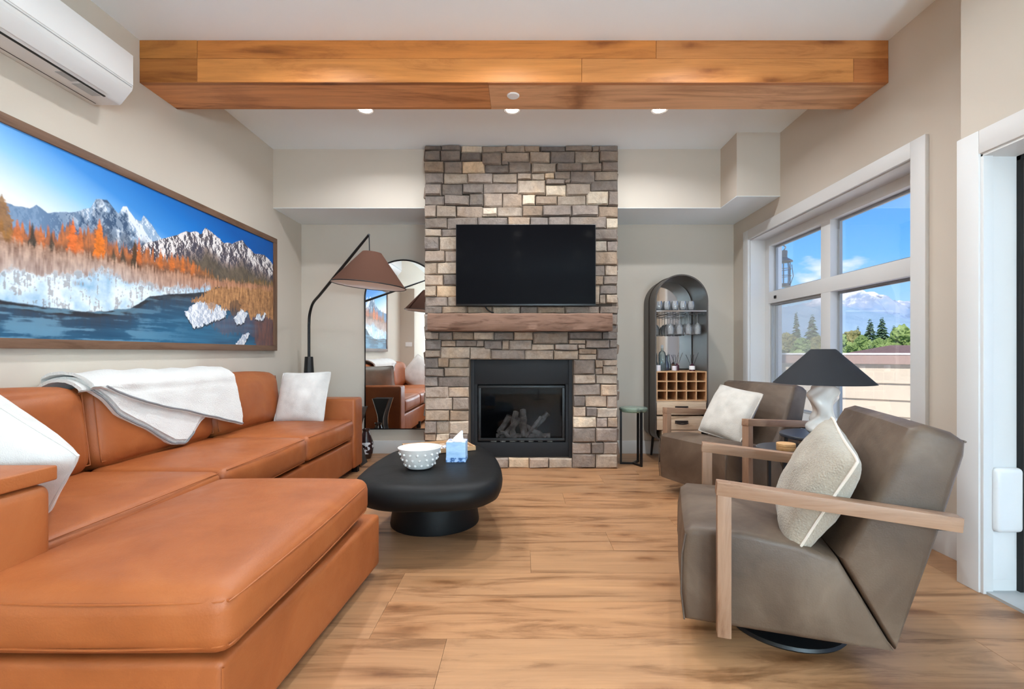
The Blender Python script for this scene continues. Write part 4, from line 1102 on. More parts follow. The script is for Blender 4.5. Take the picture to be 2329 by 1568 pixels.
B().lathe([(.262, 0), (.264, .01), (.250, .10), (.236, .24), (0, .245)], (-.527, 2.955, 0), 48).build('drum_base', 'table_black', ct_, smooth=True)

bw = thing('knobbed_bowl', 'white ceramic bowl studded with round knobs on the coffee table', 'bowl', (-.565, 2.69, .382))
bc = (-.565, 2.69, .3855)
prof = [(0, .0), (.064, 0), (.072, .006), (.092, .045), (.108, .085), (.117, .108), (.1185, .112), (.114, .112), (.103, .085), (.085, .045), (.06, .014), (0, .010)]
B().lathe(prof, bc, 48).build('bowl_body', 'bowl_white', bw, smooth=True)
for row, (z, r, n_) in enumerate(((.022, .0815, 15), (.053, .0965, 16), (.083, .109, 17))):
    for k in range(n_):
        a = 2 * PI * (k + .5 * row) / n_; px, py = bc[0] + r * math.cos(a), bc[1] + r * math.sin(a)
        R = .0075
        bb = B().lathe([(R * math.sin(t), -R * math.cos(t)) for t in [PI * q / 6 for q in range(7)]], (px, py, bc[2] + z), 10)
        bb.build('knob', 'bowl_white', bw, smooth=True)

noisy('tissue_blue', [(.3, (150, 186, 224)), (.55, (184, 214, 242)), (.75, (214, 232, 248))], 9, .6, 4, (1, 1, 3), bump=0)
noisy('tissue_flowers', [(.42, (62, 98, 150)), (.5, (110, 150, 204)), (.56, (170, 200, 236))], 60, .6, 3, bump=0)
noisy('tissue_top', [(.42, (120, 130, 160)), (.5, (214, 216, 230)), (.6, (236, 236, 244))], 45, .6, 3, bump=0)
tb = thing('tissue_box', 'blue watercolour tissue box with a white tissue on the coffee table', 'tissue box', (-.385, 2.875, .383))
B().rbox((-.385, 2.877, .383 + .058), (.112, .112, .115), .003, 2).build('carton', 'tissue_blue', tb)
B().box(-.4418, -.3282, 2.8202, 2.9338, .3835, .409).build('flower_band', 'tissue_flowers', tb)
B().box(-.440, -.330, 2.822, 2.932, .498, .4995).build('top_print', 'tissue_top', tb)
vs = []; fs = []; nn = 14
for s_ in range(nn + 1):
    for q in range(7):
        a = s_ / nn * 2 * PI; t = q / 6
        rr_ = .028 * (1 - t) ** .7 + .003
        vs.append((-.38 + rr_ * math.cos(a) * (1 + .3 * math.sin(3 * a)) + .026 * t * t, 2.872 + rr_ * math.sin(a) * .5, .4985 + .055 * t + .008 * t * math.sin(2 * a)))
for s_ in range(nn):
    for q in range(6): fs.append((s_ * 7 + q, (s_ + 1) * 7 + q, (s_ + 1) * 7 + q + 1, s_ * 7 + q + 1))
B().add(vs, fs).build('tissue', 'paper', tb, smooth=True)

noisy('tray_pattern', [(.40, (60, 52, 60)), (.45, (196, 170, 144)), (.55, (176, 142, 110)), (.62, (230, 224, 220))], 16, .5, 3, bump=0)
ty = thing('serving_tray', 'patterned wooden serving tray lying behind the white bowl', 'tray', (-.55, 3.2, .3865), math.radians(24))
b = B(); b.box(-.20, .20, -.13, .13, 0, .010); b.build('tray_bottom', 'tray_pattern', ty, world=False)
b = B(); b.box(-.21, .21, -.14, -.13, 0, .026); b.box(-.21, .21, .13, .14, 0, .026); b.box(-.21, -.20, -.13, .13, 0, .026); b.box(.20, .21, -.13, .13, 0, .026)
b.build('tray_rim', 'rack_oak', ty, world=False, color=lin((190, 150, 110)))
cs = thing('ceramic_coaster', 'small blue and white coaster on the wooden tray', 'coaster', (-.47, 3.17, .3975))
B().lathe([(0, 0), (.05, 0), (.05, .012), (.046, .014), (0, .012)], (-.47, 3.17, .3975), 24).build('disc', 'tissue_top', cs, smooth=True)

# =================================================================== ARMCHAIRS
OAK = lin((150, 118, 96))
def make_chair():
    ch_ = thing('armchair', '', 'armchair', (0, 0, 0))
    hw = .305; o_ = .25
    seat = [(-.098, .108), (-.108, .20), (-.108, .33), (-.096, .405), (-.07, .425), (.10, .424), (.25, .402), (.362, .366), (.512, .102), (.30, .10)]
    b = B()
    def slab(poly, hw, bul, nv=9):
        n = len(poly); vs = []; fs = []
        cu = sum(p[0] for p in poly) / n; cz = sum(p[1] for p in poly) / n
        for j in range(nv):
            t = -1 + 2 * j / (nv - 1)
            k = 1 + bul * (1 - t * t)
            ins = 1.0 if 0 < j < nv - 1 else .965
            for u, z in poly:
                vs.append((cu + (u - cu) * k * ins - o_, hw * t * (1 if 0 < j < nv - 1 else 1.0), cz + (z - cz) * k * ins))
        for j in range(nv - 1):
            for i in range(n): fs.append((j * n + i, j * n + (i + 1) % n, (j + 1) * n + (i + 1) % n, (j + 1) * n + i))
        fs += [tuple(reversed(range(n))), tuple((nv - 1) * n + i for i in range(n))]
        return vs, fs
    # lateral stations closer near the sides give a rounded edge
    def body(poly, bul, r=.022):
        n = len(poly); cu = sum(p[0] for p in poly) / n; cz = sum(p[1] for p in poly) / n
        st_ = []
        for k in range(4): a = k / 3 * PI / 2; st_.append((-hw + r * (1 - math.sin(a)), r * (1 - math.cos(a)), None))
        st_ = [(-hw + r * (1 - math.cos(a)), r * (1 - math.sin(a))) for a in [k / 3 * PI / 2 for k in range(4)]]
        st_ += [(x, 0) for x in (-.22, -.11, 0, .11, .22)] + [(-x, q) for x, q in reversed(st_)]
        vs = []; fs = []
        import itertools
        for v, ins in st_:
            k = 1 + bul * (1 - (v / hw) ** 2)
            for i, (u, z) in enumerate(poly):
                a, c_ = Vector(poly[i - 1]), Vector(poly[(i + 1) % n]); p = Vector((u, z))
                d1 = (p - a).normalized(); d2 = (c_ - p).normalized()
                nrm = Vector((d1.y + d2.y, -(d1.x + d2.x)))
                if nrm.length > 1e-6: nrm.normalize()
                cen_ = Vector((cu, cz))
                if nrm.dot(p - cen_) < 0: nrm = -nrm
                q = cen_ + (p - cen_) * k - nrm * ins
                vs.append((q.x - o_, v, q.y))
        m = len(st_)
        for j in range(m - 1):
            for i in range(n): fs.append((j * n + i, j * n + (i + 1) % n, (j + 1) * n + (i + 1) % n, (j + 1) * n + i))
        fs += [tuple(reversed(range(n))), tuple((m - 1) * n + i for i in range(n))]
        return vs, fs
    vs, fs = body(seat, .018)
    so_ = B().add(vs, fs).build('seat', 'leather_taupe', ch_, smooth=True, world=False)
    back = [(.516, .105), (.366, .372), (.44, .525), (.53, .745), (.553, .785), (.59, .798), (.66, .778), (.693, .752), (.69, .71), (.62, .45)]
    vs, fs = body(back, .012, .026)
    bo = B().add(vs, fs).build('backrest', 'leather_taupe', ch_, smooth=True, world=False)
    for sg in (-1, 1):
        B().tube([(u - o_, sg * (hw - .003), z) for u, z in [(-.098, .11), (-.108, .2), (-.106, .33), (-.094, .40)]], .003, 6).build('piping', 'piping_dark', so_, smooth=True, world=False)
    B().tube([(.693 - o_, v, .752) for v in (-.29, -.15, 0, .15, .29)], .0035, 6).build('piping', 'piping_dark', bo, smooth=True, world=False)
    for sg in (-1, 1):
        v = sg * .3575
        b = B(); b.box(-.0, .042, -.024, .024, .0, .492)
        po = b.build('arm_post', 'arm_oak_v', ch_, world=False, bevel=.003, color=OAK); po.location = (-o_, v, .108)
        b = B(); b.bar((0, 0, 0), (.648, 0, -.053), .05, .042)
        ar = b.build('armrest', 'arm_oak', ch_, world=False, bevel=.003, color=OAK); ar.location = (-.002 - o_, v, .582)
        B().box(.60 - o_, .66 - o_, min(sg * .30, sg * .345), max(sg * .30, sg * .345), .50, .535).build('bracket', 'black_metal', ch_, world=False)
        B().box(.005 - o_, .035 - o_, min(sg * .29, sg * .34), max(sg * .29, sg * .34), .16, .20).build('bracket', 'black_metal', ch_, world=False)
    B().lathe([(.20, 0), (.205, .006), (.2, .016), (.06, .024), (.05, .108), (0, .108)], (.02, 0, 0), 40).build('swivel_base', 'black_metal', ch_, smooth=True, world=False)
    return ch_
ch1 = make_chair()
ch1['label'] = 'taupe leather swivel armchair nearest the viewer, seen from its side'; ch1['group'] = 'taupe swivel armchairs'
ch2 = clone(ch1, (1.46, 3.481, 0), math.radians(26.1), 'taupe leather swivel armchair in front of the bar cabinet', 'taupe swivel armchairs')
ch1.location = (.971, 1.850, 0); ch1.rotation_euler = (0, 0, math.radians(-16.7))
def chair_axes(root, loc, a):
    c_, s_ = math.cos(a), math.sin(a)
    return lambda u, v, z: Vector((loc[0] + u * c_ - v * s_, loc[1] + u * s_ + v * c_, z))
L1 = chair_axes(ch1, (.971, 1.850), math.radians(-16.7)); L2 = chair_axes(ch2, (1.46, 3.481), math.radians(26.1))
def vec(L, u, v, z): return L(u, v, z) - L(0, 0, 0)
def inplane(L, lean, phi):
    ex = vec(L, 0, -1, 0); ey = vec(L, math.sin(lean), 0, math.cos(lean))
    c_, s_ = math.cos(phi), math.sin(phi)
    return ex * c_ + ey * s_, ey * c_ - ex * s_
a_, b_ = inplane(L1, math.radians(24), math.radians(-14))
pillow('throw_pillow', 'beige textured pillow on the armchair nearest the viewer', 'pillow_beige', tuple(L1(.083, -.138, .563)), a_, b_, .40, .17, 7.7, 'linen_seam')
a_, b_ = inplane(L2, math.radians(28), math.radians(-7))
pillow('throw_pillow', 'cream pillow on the armchair in front of the bar cabinet', 'pillow_cream', tuple(L2(.035, .01, .583)), a_, b_, .395, .15, 2.2, 'pillow_cream')

# =================================================================== NESTING SIDE TABLES AND TABLE LAMP
def round_table(name, label, x, y, z, r, rot):
    t_ = thing(name, label, 'side table', (x, y, 0), group='round nesting side tables')
    B().lathe([(0, z - .016), (r - .004, z - .016), (r, z - .012), (r, z - .003), (r - .003, z), (0, z)], (x, y, 0), 48).build('tabletop', 'top_blueblack', t_, smooth=True)
    for k in range(3):
        a = rot + k * 2 * PI / 3; px, py = x + (r - .03) * math.cos(a), y + (r - .03) * math.sin(a)
        B().bar((px, py, 0), (px, py, z - .016), .014, .014).build('leg', 'black_metal', t_)
        B().bar((px, py, .008), (x, y, .008), .014, .014).build('foot_rail', 'black_metal', t_)
round_table('side_table', 'taller black round side table under the white table lamp', 1.615, 2.62, .578, .21, math.radians(139))
round_table('side_table', 'lower black round side table with the wooden box', 1.40, 2.545, .52, .165, 3.4)
wbx = thing('wooden_box', 'small round wooden lidded box on the lower side table', 'box', (1.345, 2.49, .52))
B().lathe([(0, 0), (.044, 0), (.045, .002), (.045, .020), (.043, .021)], (1.345, 2.49, .52), 32).build('box_body', 'rack_oak', wbx, smooth=True, color=lin((196, 148, 98)))
B().lathe([(.043, .022), (.045, .023), (.045, .034), (.043, .036), (0, .036)], (1.345, 2.49, .52), 32).build('lid', 'rack_oak', wbx, smooth=True, color=lin((206, 160, 110)))
tl = thing('table_lamp', 'table lamp with twisted white ceramic base and black conical shade', 'lamp', (1.615, 2.62, .578))
vs = []; fs = []; nz_, sg_ = 60, 40
for j in range(nz_ + 1):
    t = j / nz_; z = .578 + .275 * t
    rb = .066 + .012 * math.sin(t * 3.1 * PI + .6) - .014 * t
    if t < .06: rb *= .88 + .12 * t / .06
    if t > .93: rb *= 1 - .45 * (t - .93) / .07
    ox = .010 * math.sin(t * 2.3 * PI + 1.0); oy = .010 * math.cos(t * 2.0 * PI)
    for i in range(sg_):
        a = 2 * PI * i / sg_
        tw = a + t * 5.2
        r_ = rb * (1 + .17 * math.sin(2 * tw) + .10 * math.sin(5 * a - t * 9 + 1.5 * math.sin(t * 11)) * (1 - .3 * t))
        vs.append((1.615 + ox + r_ * math.cos(a), 2.62 + oy + r_ * math.sin(a), z))
for j in range(nz_):
    for i in range(sg_): fs.append((j * sg_ + i, j * sg_ + (i + 1) % sg_, (j + 1) * sg_ + (i + 1) % sg_, (j + 1) * sg_ + i))
fs += [tuple(reversed(range(sg_))), tuple(nz_ * sg_ + i for i in range(sg_))]
B().add(vs, fs).build('twisted_base', 'ceramic_white', tl, smooth=True)
I3 = Matrix.Identity(3)
shade([(.242, 0), (.060, .182), (.055, .184)], 'lamp_shade', 'shade_black', tl, Vector((1.615, 2.62, .852)), I3)
shade([(.239, .001), (.056, .180), (.002, .181)], 'shade_lining', 'shade_lining', tl, Vector((1.615, 2.62, .852)), I3)
B().tube([(1.615, 2.62, .85), (1.615, 2.62, 1.03)], .006, 8).build('stem', 'chrome', tl)

# =================================================================== DRINK TABLE BY THE CHIMNEY
dt = thing('drink_table', 'small drink table with green glass top beside the chimney', 'side table', (1.012, 4.45, 0))
B().lathe([(0, .478), (.10, .478), (.118, .484), (.127, .496), (.127, .512), (.120, .52), (0, .522)], (1.012, 4.45, 0), 40).build('glass_top', 'green_glass', dt, smooth=True)
for k in range(3):
    a = math.radians(-65 + 120 * k); px, py = 1.012 + .112 * math.cos(a), 4.45 + .112 * math.sin(a)
    lg = B().bar((px, py, 0), (px, py, .505), .018, .018, (math.cos(a), math.sin(a), 0)).build('leg', 'black_metal', dt)
    B().bar((px, py, .009), (1.012, 4.45, .009), .018, .018).build('foot_rail', 'black_metal', dt)

# =================================================================== ARCHED BAR CABINET
BX0, BX1, BYF, BYB = 1.222, 1.711, 4.49, 4.905
bc_ = thing('bar_cabinet', 'arched dark bar cabinet with mirrored back and wine rack', 'cabinet', ((BX0 + BX1) / 2, 4.70, 0))
bx = (BX0 + BX1) / 2; R_ = (BX1 - BX0) / 2; zc = 1.74 - R_; zb = .20; th = .012
def arch_line(off):
    r = R_ - off; rc = .07
    pts = []
    for a in [PI + PI / 2 * k / 6 for k in range(7)]: pts.append((-r + rc + rc * math.cos(a), zb + off + rc + rc * math.sin(a)))
    pts_r = [(-x, z) for x, z in reversed(pts)]
    up = [(r * math.cos(a), zc + r * math.sin(a)) for a in [PI * k / 36 for k in range(37)]]
    return pts + pts_r + up
o1, o2 = arch_line(0), arch_line(th); n = len(o1)
vs = []; fs = []
for y in (BYF, BYB):
    for ln in (o1, o2): vs += [(bx + x, y, z) for x, z in ln]
for i in range(n):
    k = (i + 1) % n
    fs += [(i, k, n + k, n + i), (2 * n + i, 3 * n + i, 3 * n + k, 2 * n + k), (i, 2 * n + i, 2 * n + k, k), (n + i, n + k, 3 * n + k, 3 * n + i)]
B().add(vs, fs).build('arched_shell', 'cabinet_dark', bc_, smooth=True)
B().prism(o2, BYB - .012, BYB - .002, lambda a, b_, t: (bx + a, t, b_)).build('back_panel', 'cabinet_dark', bc_)
ml = [(x * .97, z) for x, z in o2 if z > .9]
ml = [(-(R_ - th) * .97, .86), ((R_ - th) * .97, .86)] + ml
B().prism(ml, BYB - .016, BYB - .0125, lambda a, b_, t: (bx + a, t, b_)).build('mirror_back', 'mirror_smoked', bc_)
# the rib seen inside and outside
rib = [(bx + x * 1.004, 4.70, z) for x, z in o1]
B().tube(rib, .006, 6, True).build('rib', 'handle_iron', bc_, smooth=True)
sh_ = B().box(BX0 + th, BX1 - th, BYF + .01, BYB - .02, 1.398, 1.406).build('glass_shelf', 'chrome', bc_)
for k in range(6):
    x = BX0 + .035 + k * .084
    B().bar((x, BYF + .02, 1.378), (x, BYB - .03, 1.378), .006, .006).build('hanging_rail', 'black_metal', bc_)
B().bar((BX0 + th, BYF + .012, 1.402), (BX1 - th, BYF + .012, 1.402), .012, .012).build('shelf_edge', 'chrome', bc_)
# wine rack: 5 x 3 cells
rz0, rz1 = .572, .846; rx0, rx1 = BX0 + th + .001, BX1 - th - .001; RO = lin((205, 160, 118)); RI = lin((168, 116, 74))
tt = .010
for k in range(6):
    x = rx0 + (rx1 - rx0 - tt) * k / 5
    B().box(x, x + tt, BYF + .004, BYB - .02, rz0, rz1).build('rack_divider', 'rack_oak', bc_, color=RO)
for k in range(4):
    z = rz0 + (rz1 - rz0 - tt) * k / 3
    B().box(rx0, rx1, BYF + .005, BYB - .02, z, z + tt).build('rack_shelf', 'rack_oak', bc_, color=RO)
B().box(rx0, rx1, BYB - .03, BYB - .021, rz0, rz1).build('rack_back', 'rack_oak', bc_, color=RI)
dcol = lin((206, 180, 152))
for z0, z1 in ((.446, .556), (.306, .430)):
    dr = B().box(rx0 + .004, rx1 - .004, BYF + .004, BYB - .03, z0, z1).build('drawer', 'rack_oak', bc_, bevel=.003, color=dcol)
    zm = (z0 + z1) / 2
    B().tube(smooth_open([(bx - .05, BYF + .004, zm + .012), (bx - .05, BYF - .016, zm), (bx, BYF - .02, zm - .008), (bx + .05, BYF - .016, zm), (bx + .05, BYF + .004, zm + .012)], 4), .005, 8).build('handle', 'handle_iron', dr, smooth=True)
    B().box(bx - .06, bx + .06, BYF + .000, BYF + .004, zm - .004, zm + .024).build('handle_plate', 'handle_iron', dr)
B().box(rx0, rx1, BYF + .008, BYB - .03, .556, .572).build('rail', 'rack_oak', bc_, color=dcol)
B().box(rx0 + .05, rx1 - .05, BYF + .004, BYB - .03, .225, .30).build('lower_rail', 'rack_oak', bc_, color=dcol)
for x in (BX0 + .06, BX1 - .06):
    for y in (BYF + .05, BYB - .05):
        B().tube([(x, y, .0), (x + (.02 if x < bx else -.02), y, .21)], [.010, .014], 10).build('leg', 'black_metal', bc_, smooth=True)

# glasses and bottles
def tumbler():
    t_ = thing('stemless_glass', '', 'glass', (0, 0, 0), group='stemless glasses on the cabinet shelf')
    B().lathe([(0, .002), (.018, 0), (.030, .012), (.0355, .04), (.034, .07), (.030, .092), (.0288, .092), (.0325, .07), (.034, .04), (.0285, .014), (0, .008)], (0, 0, 0), 20).build('bowl', 'clear_glass', t_, smooth=True, world=False)
    return t_
ORD = ['first', 'second', 'third', 'fourth', 'fifth']
tg = tumbler(); tg['label'] = 'stemless wine glass on the metal shelf of the arched bar cabinet'
spots = [(x, y) for y in (4.56, 4.66) for x in (1.275, 1.35, 1.425, 1.50, 1.575)]
for i, (x, y) in enumerate(spots):
    lb = 'stemless wine glass, %s from the left in the %s row on the cabinet shelf' % (ORD[i % 5], 'front' if i < 5 else 'back')
    if i == 0: tg.location = (x, y, 1.4065); tg['label'] = lb
    else: clone(tg, (x, y, 1.4065), 0, lb, tg['group'])
hg = thing('hanging_wine_glass', 'stemmed wine glass hanging upside down under the cabinet shelf', 'glass', (0, 0, 0), group='wine glasses hanging in the bar cabinet')
B().lathe([(.030, .0), (.030, -.002), (.004, -.005), (.0032, -.085), (.006, -.092), (.024, -.108), (.0345, -.135), (.0345, -.16), (.031, -.192), (.0298, -.192), (.033, -.16), (.033, -.136), (.022, -.112), (0, -.098)], (0, 0, 0), 20).build('glass_body', 'clear_glass', hg, smooth=True, world=False)
first = True
for y in (4.56, 4.655, 4.75):
    for k in (1, 2, 3, 4, 5):
        x = BX0 + .035 + k * .084 - .042
        if k == 1 and y < 4.7: continue
        lb = 'wine glass hanging upside down, %s rail gap from the left, %s row' % (ORD[k - 1], 'front' if y < 4.6 else 'middle' if y < 4.7 else 'back')
        if first: hg.location = (x, y, 1.3845); hg['label'] = lb; first = False
        else: clone(hg, (x, y, 1.3845), 0, lb, hg['group'])
zt = .8465
def bottle(name, label, prof, x, y, mat, extra=None):
    t_ = thing(name, label, 'bottle', (x, y, zt)); B().lathe(prof, (x, y, zt), 20).build('glass_body', mat, t_, smooth=True)
    if extra: extra(t_)
tall = [(0, 0), (.032, 0), (.034, .005), (.034, .15), (.028, .175), (.012, .19), (.011, .215), (0, .216)]
def stopper(x, y, z0): return lambda t_: B().lathe([(0, 0), (.013, 0), (.013, .02), (.009, .03), (0, .031)], (x, y, zt + z0), 14).build('stopper', 'plastic_grey', t_, smooth=True)
bottle('decanter_bottle', 'tall clear bottle standing on the wine rack, second from the cabinet side', tall, 1.335, 4.66, 'bottle_glass', stopper(1.335, 4.66, .215))
bottle('decanter_bottle', 'clear bottle at the left end of the row on the wine rack', [(r * .9, z * .96) for r, z in tall], 1.268, 4.70, 'bottle_glass', stopper(1.268, 4.70, .206))
slim = [(0, 0), (.022, 0), (.024, .006), (.022, .06), (.010, .10), (.008, .14), (.012, .146), (0, .147)]
bottle('slim_bottle', 'slim dark blue bottle on the wine rack beside the tall clear bottle', slim, 1.388, 4.70, 'bottle_dark')
bottle('slim_bottle', 'slim clear carafe on the wine rack left of the maroon diffuser', [(r * 1.1, z * 1.05) for r, z in slim], 1.425, 4.76, 'bottle_glass')
def diffuser(label, x, y, mat, lab, h=.05, r=.022, fan=.05):
    t_ = thing('reed_diffuser', label, 'diffuser', (x, y, zt), group='reed diffusers in the bar cabinet')
    B().lathe([(0, 0), (r, 0), (r, h), (.009, h + .008), (.009, h + .018), (0, h + .018)], (x, y, zt), 18).build('jar', mat, t_, smooth=True)
    if lab: B().lathe([(r + .0006, .012), (r + .0006, h - .004)], (x, y, zt), 18, False).build('paper_label', 'paper', t_, smooth=True)
    for k, (dx, dy) in enumerate(((-fan, .01), (fan * 1.1, 0), (-.01, .02), (.012, -.01))[:4 if fan > .04 else 3]):
        B().tube([(x, y, zt + h * .4), (x + dx, y + dy, zt + h + .10 + .02 * (k == 1))], .0016, 6).build('reed', 'reed', t_)
diffuser('maroon reed diffuser in the middle of the wine rack top', 1.475, 4.66, 'jar_maroon', False)
diffuser('reed diffuser with white label at the window end of the wine rack', 1.60, 4.60, 'jar_maroon', True, .052, .026, .055)
def jar(label, x, y, h, r):
    t_ = thing('candle_jar', label, 'jar', (x, y, zt))
    B().lathe([(0, 0), (r, 0), (r + .001, .002), (r + .001, h), (r - .003, h), (r - .003, h - .01), (0, h - .012)], (x, y, zt), 20).build('jar_body', 'jar_white', t_, smooth=True)
    B().tube([(x, y, zt + h - .012), (x, y, zt + h - .003)], .0012, 5).build('wick', 'reed', t_)
jar('white candle jar at the front left corner of the wine rack top', 1.262, 4.54, .055, .024)
jar('small white candle jar left of the maroon diffuser', 1.437, 4.62, .045, .022)

# =================================================================== OUTSIDE
gd = B().box(2.33, 60, -30, 120, -9.2, -9.0).build('ground', 'grass')
tag(gd, 'green valley ground below the terrace', 'ground', kind='structure')
dk = B().box(2.33, 8.0, -4, 7.0, -.14, -.08).build('terrace_floor', 'deck')
tag(dk, 'grey terrace floor outside the window', 'terrace', kind='structure')
# siding parapet, diagonal
p0 = Vector((2.10, 6.62, 0)); p1 = Vector((6.6, 3.44, 0)); dr_ = (p1 - p0).normalized(); nr = Vector((-dr_.y, dr_.x, 0)); 
if nr.dot(Vector((0, 0, 0)) - p0) < 0: nr = -nr
pa = thing('terrace_parapet', 'cream lap-sided terrace parapet with brown metal cap beyond the window', 'parapet', tuple(p0))
Lp = (p1 - p0).length
def strip(z0, z1, o0, o1, name, mat, back=.10):
    b = B(); vs = []
    for p in (p0, p1):
        vs += [p + nr * o0 + Vector((0, 0, z0)), p + nr * o1 + Vector((0, 0, z1)), p - nr * back + Vector((0, 0, z1)), p - nr * back + Vector((0, 0, z0))]
    b.add(vs, [(0, 1, 2, 3), (7, 6, 5, 4), (0, 4, 5, 1), (1, 5, 6, 2), (2, 6, 7, 3), (3, 7, 4, 0)]).build(name, mat, pa)
z = .865
while z > -.1:
    strip(z - .178, z, .022, .006, 'siding_board', 'siding'); z -= .178
strip(.865, .895, .020, .020, 'trim_board', 'siding'); strip(.895, .995, .04, .04, 'metal_cap', 'siding_cap', .14); strip(.995, 1.014, .045, .045, 'cap_flashing', 'cap_white', .15)
po = B().box(2.335, 2.585, 4.86, 5.12, -.1, 3.2).build('exterior_post', 'post_paint')
tag(po, 'white exterior wall corner just outside the window', 'post', kind='structure')
lt = thing('wall_lantern', 'grey nautical wall lantern outside the upper window pane', 'lantern', (2.67, 4.99, 1.70))
lc = Vector((2.67, 4.99, 0))
B().lathe([(0, 2.06), (.035, 2.06), (.038, 2.05), (.034, 2.00), (.038, 1.985), (.085, 1.955), (.088, 1.945), (.06, 1.94), (0, 1.94)], tuple(lc), 24).build('cap', 'lantern_metal', lt, smooth=True)
B().lathe([(.054, 1.72), (.058, 1.76), (.058, 1.89), (.05, 1.94)], tuple(lc), 20, False).build('glass', 'clear_glass', lt, smooth=True)
B().lathe([(0, 1.69), (.06, 1.69), (.066, 1.70), (.066, 1.72), (0, 1.725)], tuple(lc), 24).build('bottom', 'lantern_metal', lt, smooth=True)
for k in range(6):
    a = k * PI / 3; B().tube([lc + Vector((.07 * math.cos(a), .07 * math.sin(a), 1.70)), lc + Vector((.07 * math.cos(a), .07 * math.sin(a), 1.95))], .004, 6).build('cage_bar', 'lantern_metal', lt)
for zz in (1.80, 1.87):
    B().tube([lc + Vector((.07 * math.cos(2 * PI * k / 20), .07 * math.sin(2 * PI * k / 20), zz)) for k in range(20)], .0035, 6, True).build('cage_ring', 'lantern_metal', lt)
B().tube(smooth_open([lc + Vector((0, 0, 2.06)), lc + Vector((.02, 0, 2.10)), lc + Vector((-.04, 0, 2.12)), lc + Vector((-.10, 0, 2.06))], 5), .007, 8).build('bracket', 'lantern_metal', lt, smooth=True)
B().tube([lc + Vector((.072, 0, 1.72)), lc + Vector((.10, 0, 1.80)), lc + Vector((.085, 0, 1.92))], .004, 6).build('hook', 'lantern_metal', lt)

# trees
noisy('spruce_green', [(.3, (66, 88, 68)), (.5, (98, 122, 90)), (.7, (130, 152, 112))], 2.0, .95, 5, bump=0)
noisy('leaf_green', [(.3, (84, 104, 54)), (.5, (122, 140, 78)), (.7, (158, 172, 112))], 1.6, .95, 5, bump=0)
noisy('leaf_olive', [(.3, (90, 92, 52)), (.5, (124, 120, 72)), (.7, (156, 148, 100))], 1.6, .95, 5, bump=0)
random.seed(44)
def W_(px, y, Y): return ((px - 1188) / 1110 * Y, Y, 1.016 + (803 - y) / 1110 * Y)
def conifer(px, ytop, Y, label, wide=1.0):
    x, y, zt_ = W_(px, ytop, Y); z0 = -9.0; H = zt_ - z0
    t_ = thing('spruce_tree', label, 'tree', (x, y, z0), group='spruces beyond the terrace')
    B().tube([(x, y, z0), (x, y, zt_ - .3)], [.18, .03], 8).build('trunk', 'bark', t_)
    b = B(); nl = 64
    for k in range(nl):
        f = k / nl; zz = z0 + 1.2 + (H - 1.3) * f; r = (1 - f) * H * .28 * wide + .14; nb = 15
        for q in range(nb):
            a = 2 * PI * (q + random.random() * .6) / nb; rr_ = r * random.uniform(.65, 1.1); w2 = rr_ * .34
            d_ = Vector((math.cos(a), math.sin(a), 0)); s2 = Vector((-d_.y, d_.x, 0)); C0 = Vector((x, y, zz + H * random.uniform(.0, .03)))
            tipp = C0 + d_ * rr_ + Vector((0, 0, -rr_ * .38)); md = C0 + d_ * rr_ * .55 + Vector((0, 0, -rr_ * .12))
            b.add([C0, md + s2 * w2, tipp, md - s2 * w2, md + Vector((0, 0, -rr_ * .2))], [(0, 1, 2), (0, 2, 3), (0, 4, 1), (1, 4, 2), (2, 4, 3), (3, 4, 0)])
    b.build('crown', 'spruce_green', t_)
def broadleaf(px, ytop, Y, wpx, label, mat='leaf_green'):
    x, y, zt_ = W_(px, ytop, Y); z0 = -9.0; R0 = wpx / 1110 * Y / 2
    t_ = thing('leafy_tree', label, 'tree', (x, y, z0), group='leafy trees beyond the terrace')
    B().tube([(x, y, z0), (x, y, zt_ - R0)], [.22, .1], 8).build('trunk', 'bark', t_)
    bm = bmesh.new()
    for k in range(9):
        if k == 0: c_ = Vector((x, y, zt_ - R0 * .62)); r = R0 * .62
        else:
            a = random.uniform(0, 2 * PI); c_ = Vector((x + math.cos(a) * R0 * .62, y + math.sin(a) * R0 * .5, zt_ - R0 * random.uniform(.8, 2.0))); r = R0 * random.uniform(.45, .62)
        g_ = bmesh.ops.create_icosphere(bm, subdivisions=4, radius=r, matrix=Matrix.Translation(c_))
        for v in g_['verts']:
            d_ = (v.co - c_).normalized(); v.co += d_ * r * (.30 * fb(v.co.x * 2.2, v.co.y * 2.2, v.co.z * 2.2) + .12 * fb(v.co.x * 7, v.co.y * 7, v.co.z * 7) + random.uniform(-.10, .14))
    me = bpy.data.meshes.new('crown'); bmesh.ops.translate(bm, verts=bm.verts, vec=(-x, -y, -z0)); bm.to_mesh(me); bm.free()
    me.materials.append(M[mat]); o = bpy.data.objects.new('crown', me); COL.objects.link(o); o.parent = t_
conifer(1979, 728, 46, 'spruce in the middle of the right-hand lower window pane')
conifer(2006, 724, 54, 'tallest spruce in the right-hand lower window pane', 1.05)
conifer(2033, 742, 62, 'spruce behind the bright leafy tree at the edge of the window')
conifer(1951, 743, 80, 'thin distant spruce left of the spruce pair', .6)
conifer(1811, 712, 58, 'thin spruce seen through the insect screen', .55)
conifer(1847, 718, 38, 'full spruce seen through the insect screen', .9)
broadleaf(1938, 752, 33, 60, 'olive leafy tree beside the window mullion', 'leaf_olive')
broadleaf(1958, 765, 25, 46, 'pale green bush in front of the spruces')
broadleaf(2000, 772, 23, 40, 'light green bush below the tallest spruce')
broadleaf(2052, 744, 26, 66, 'bright green leafy tree at the right edge of the window')
broadleaf(2085, 752, 30, 60, 'leafy tree behind the brown roof')
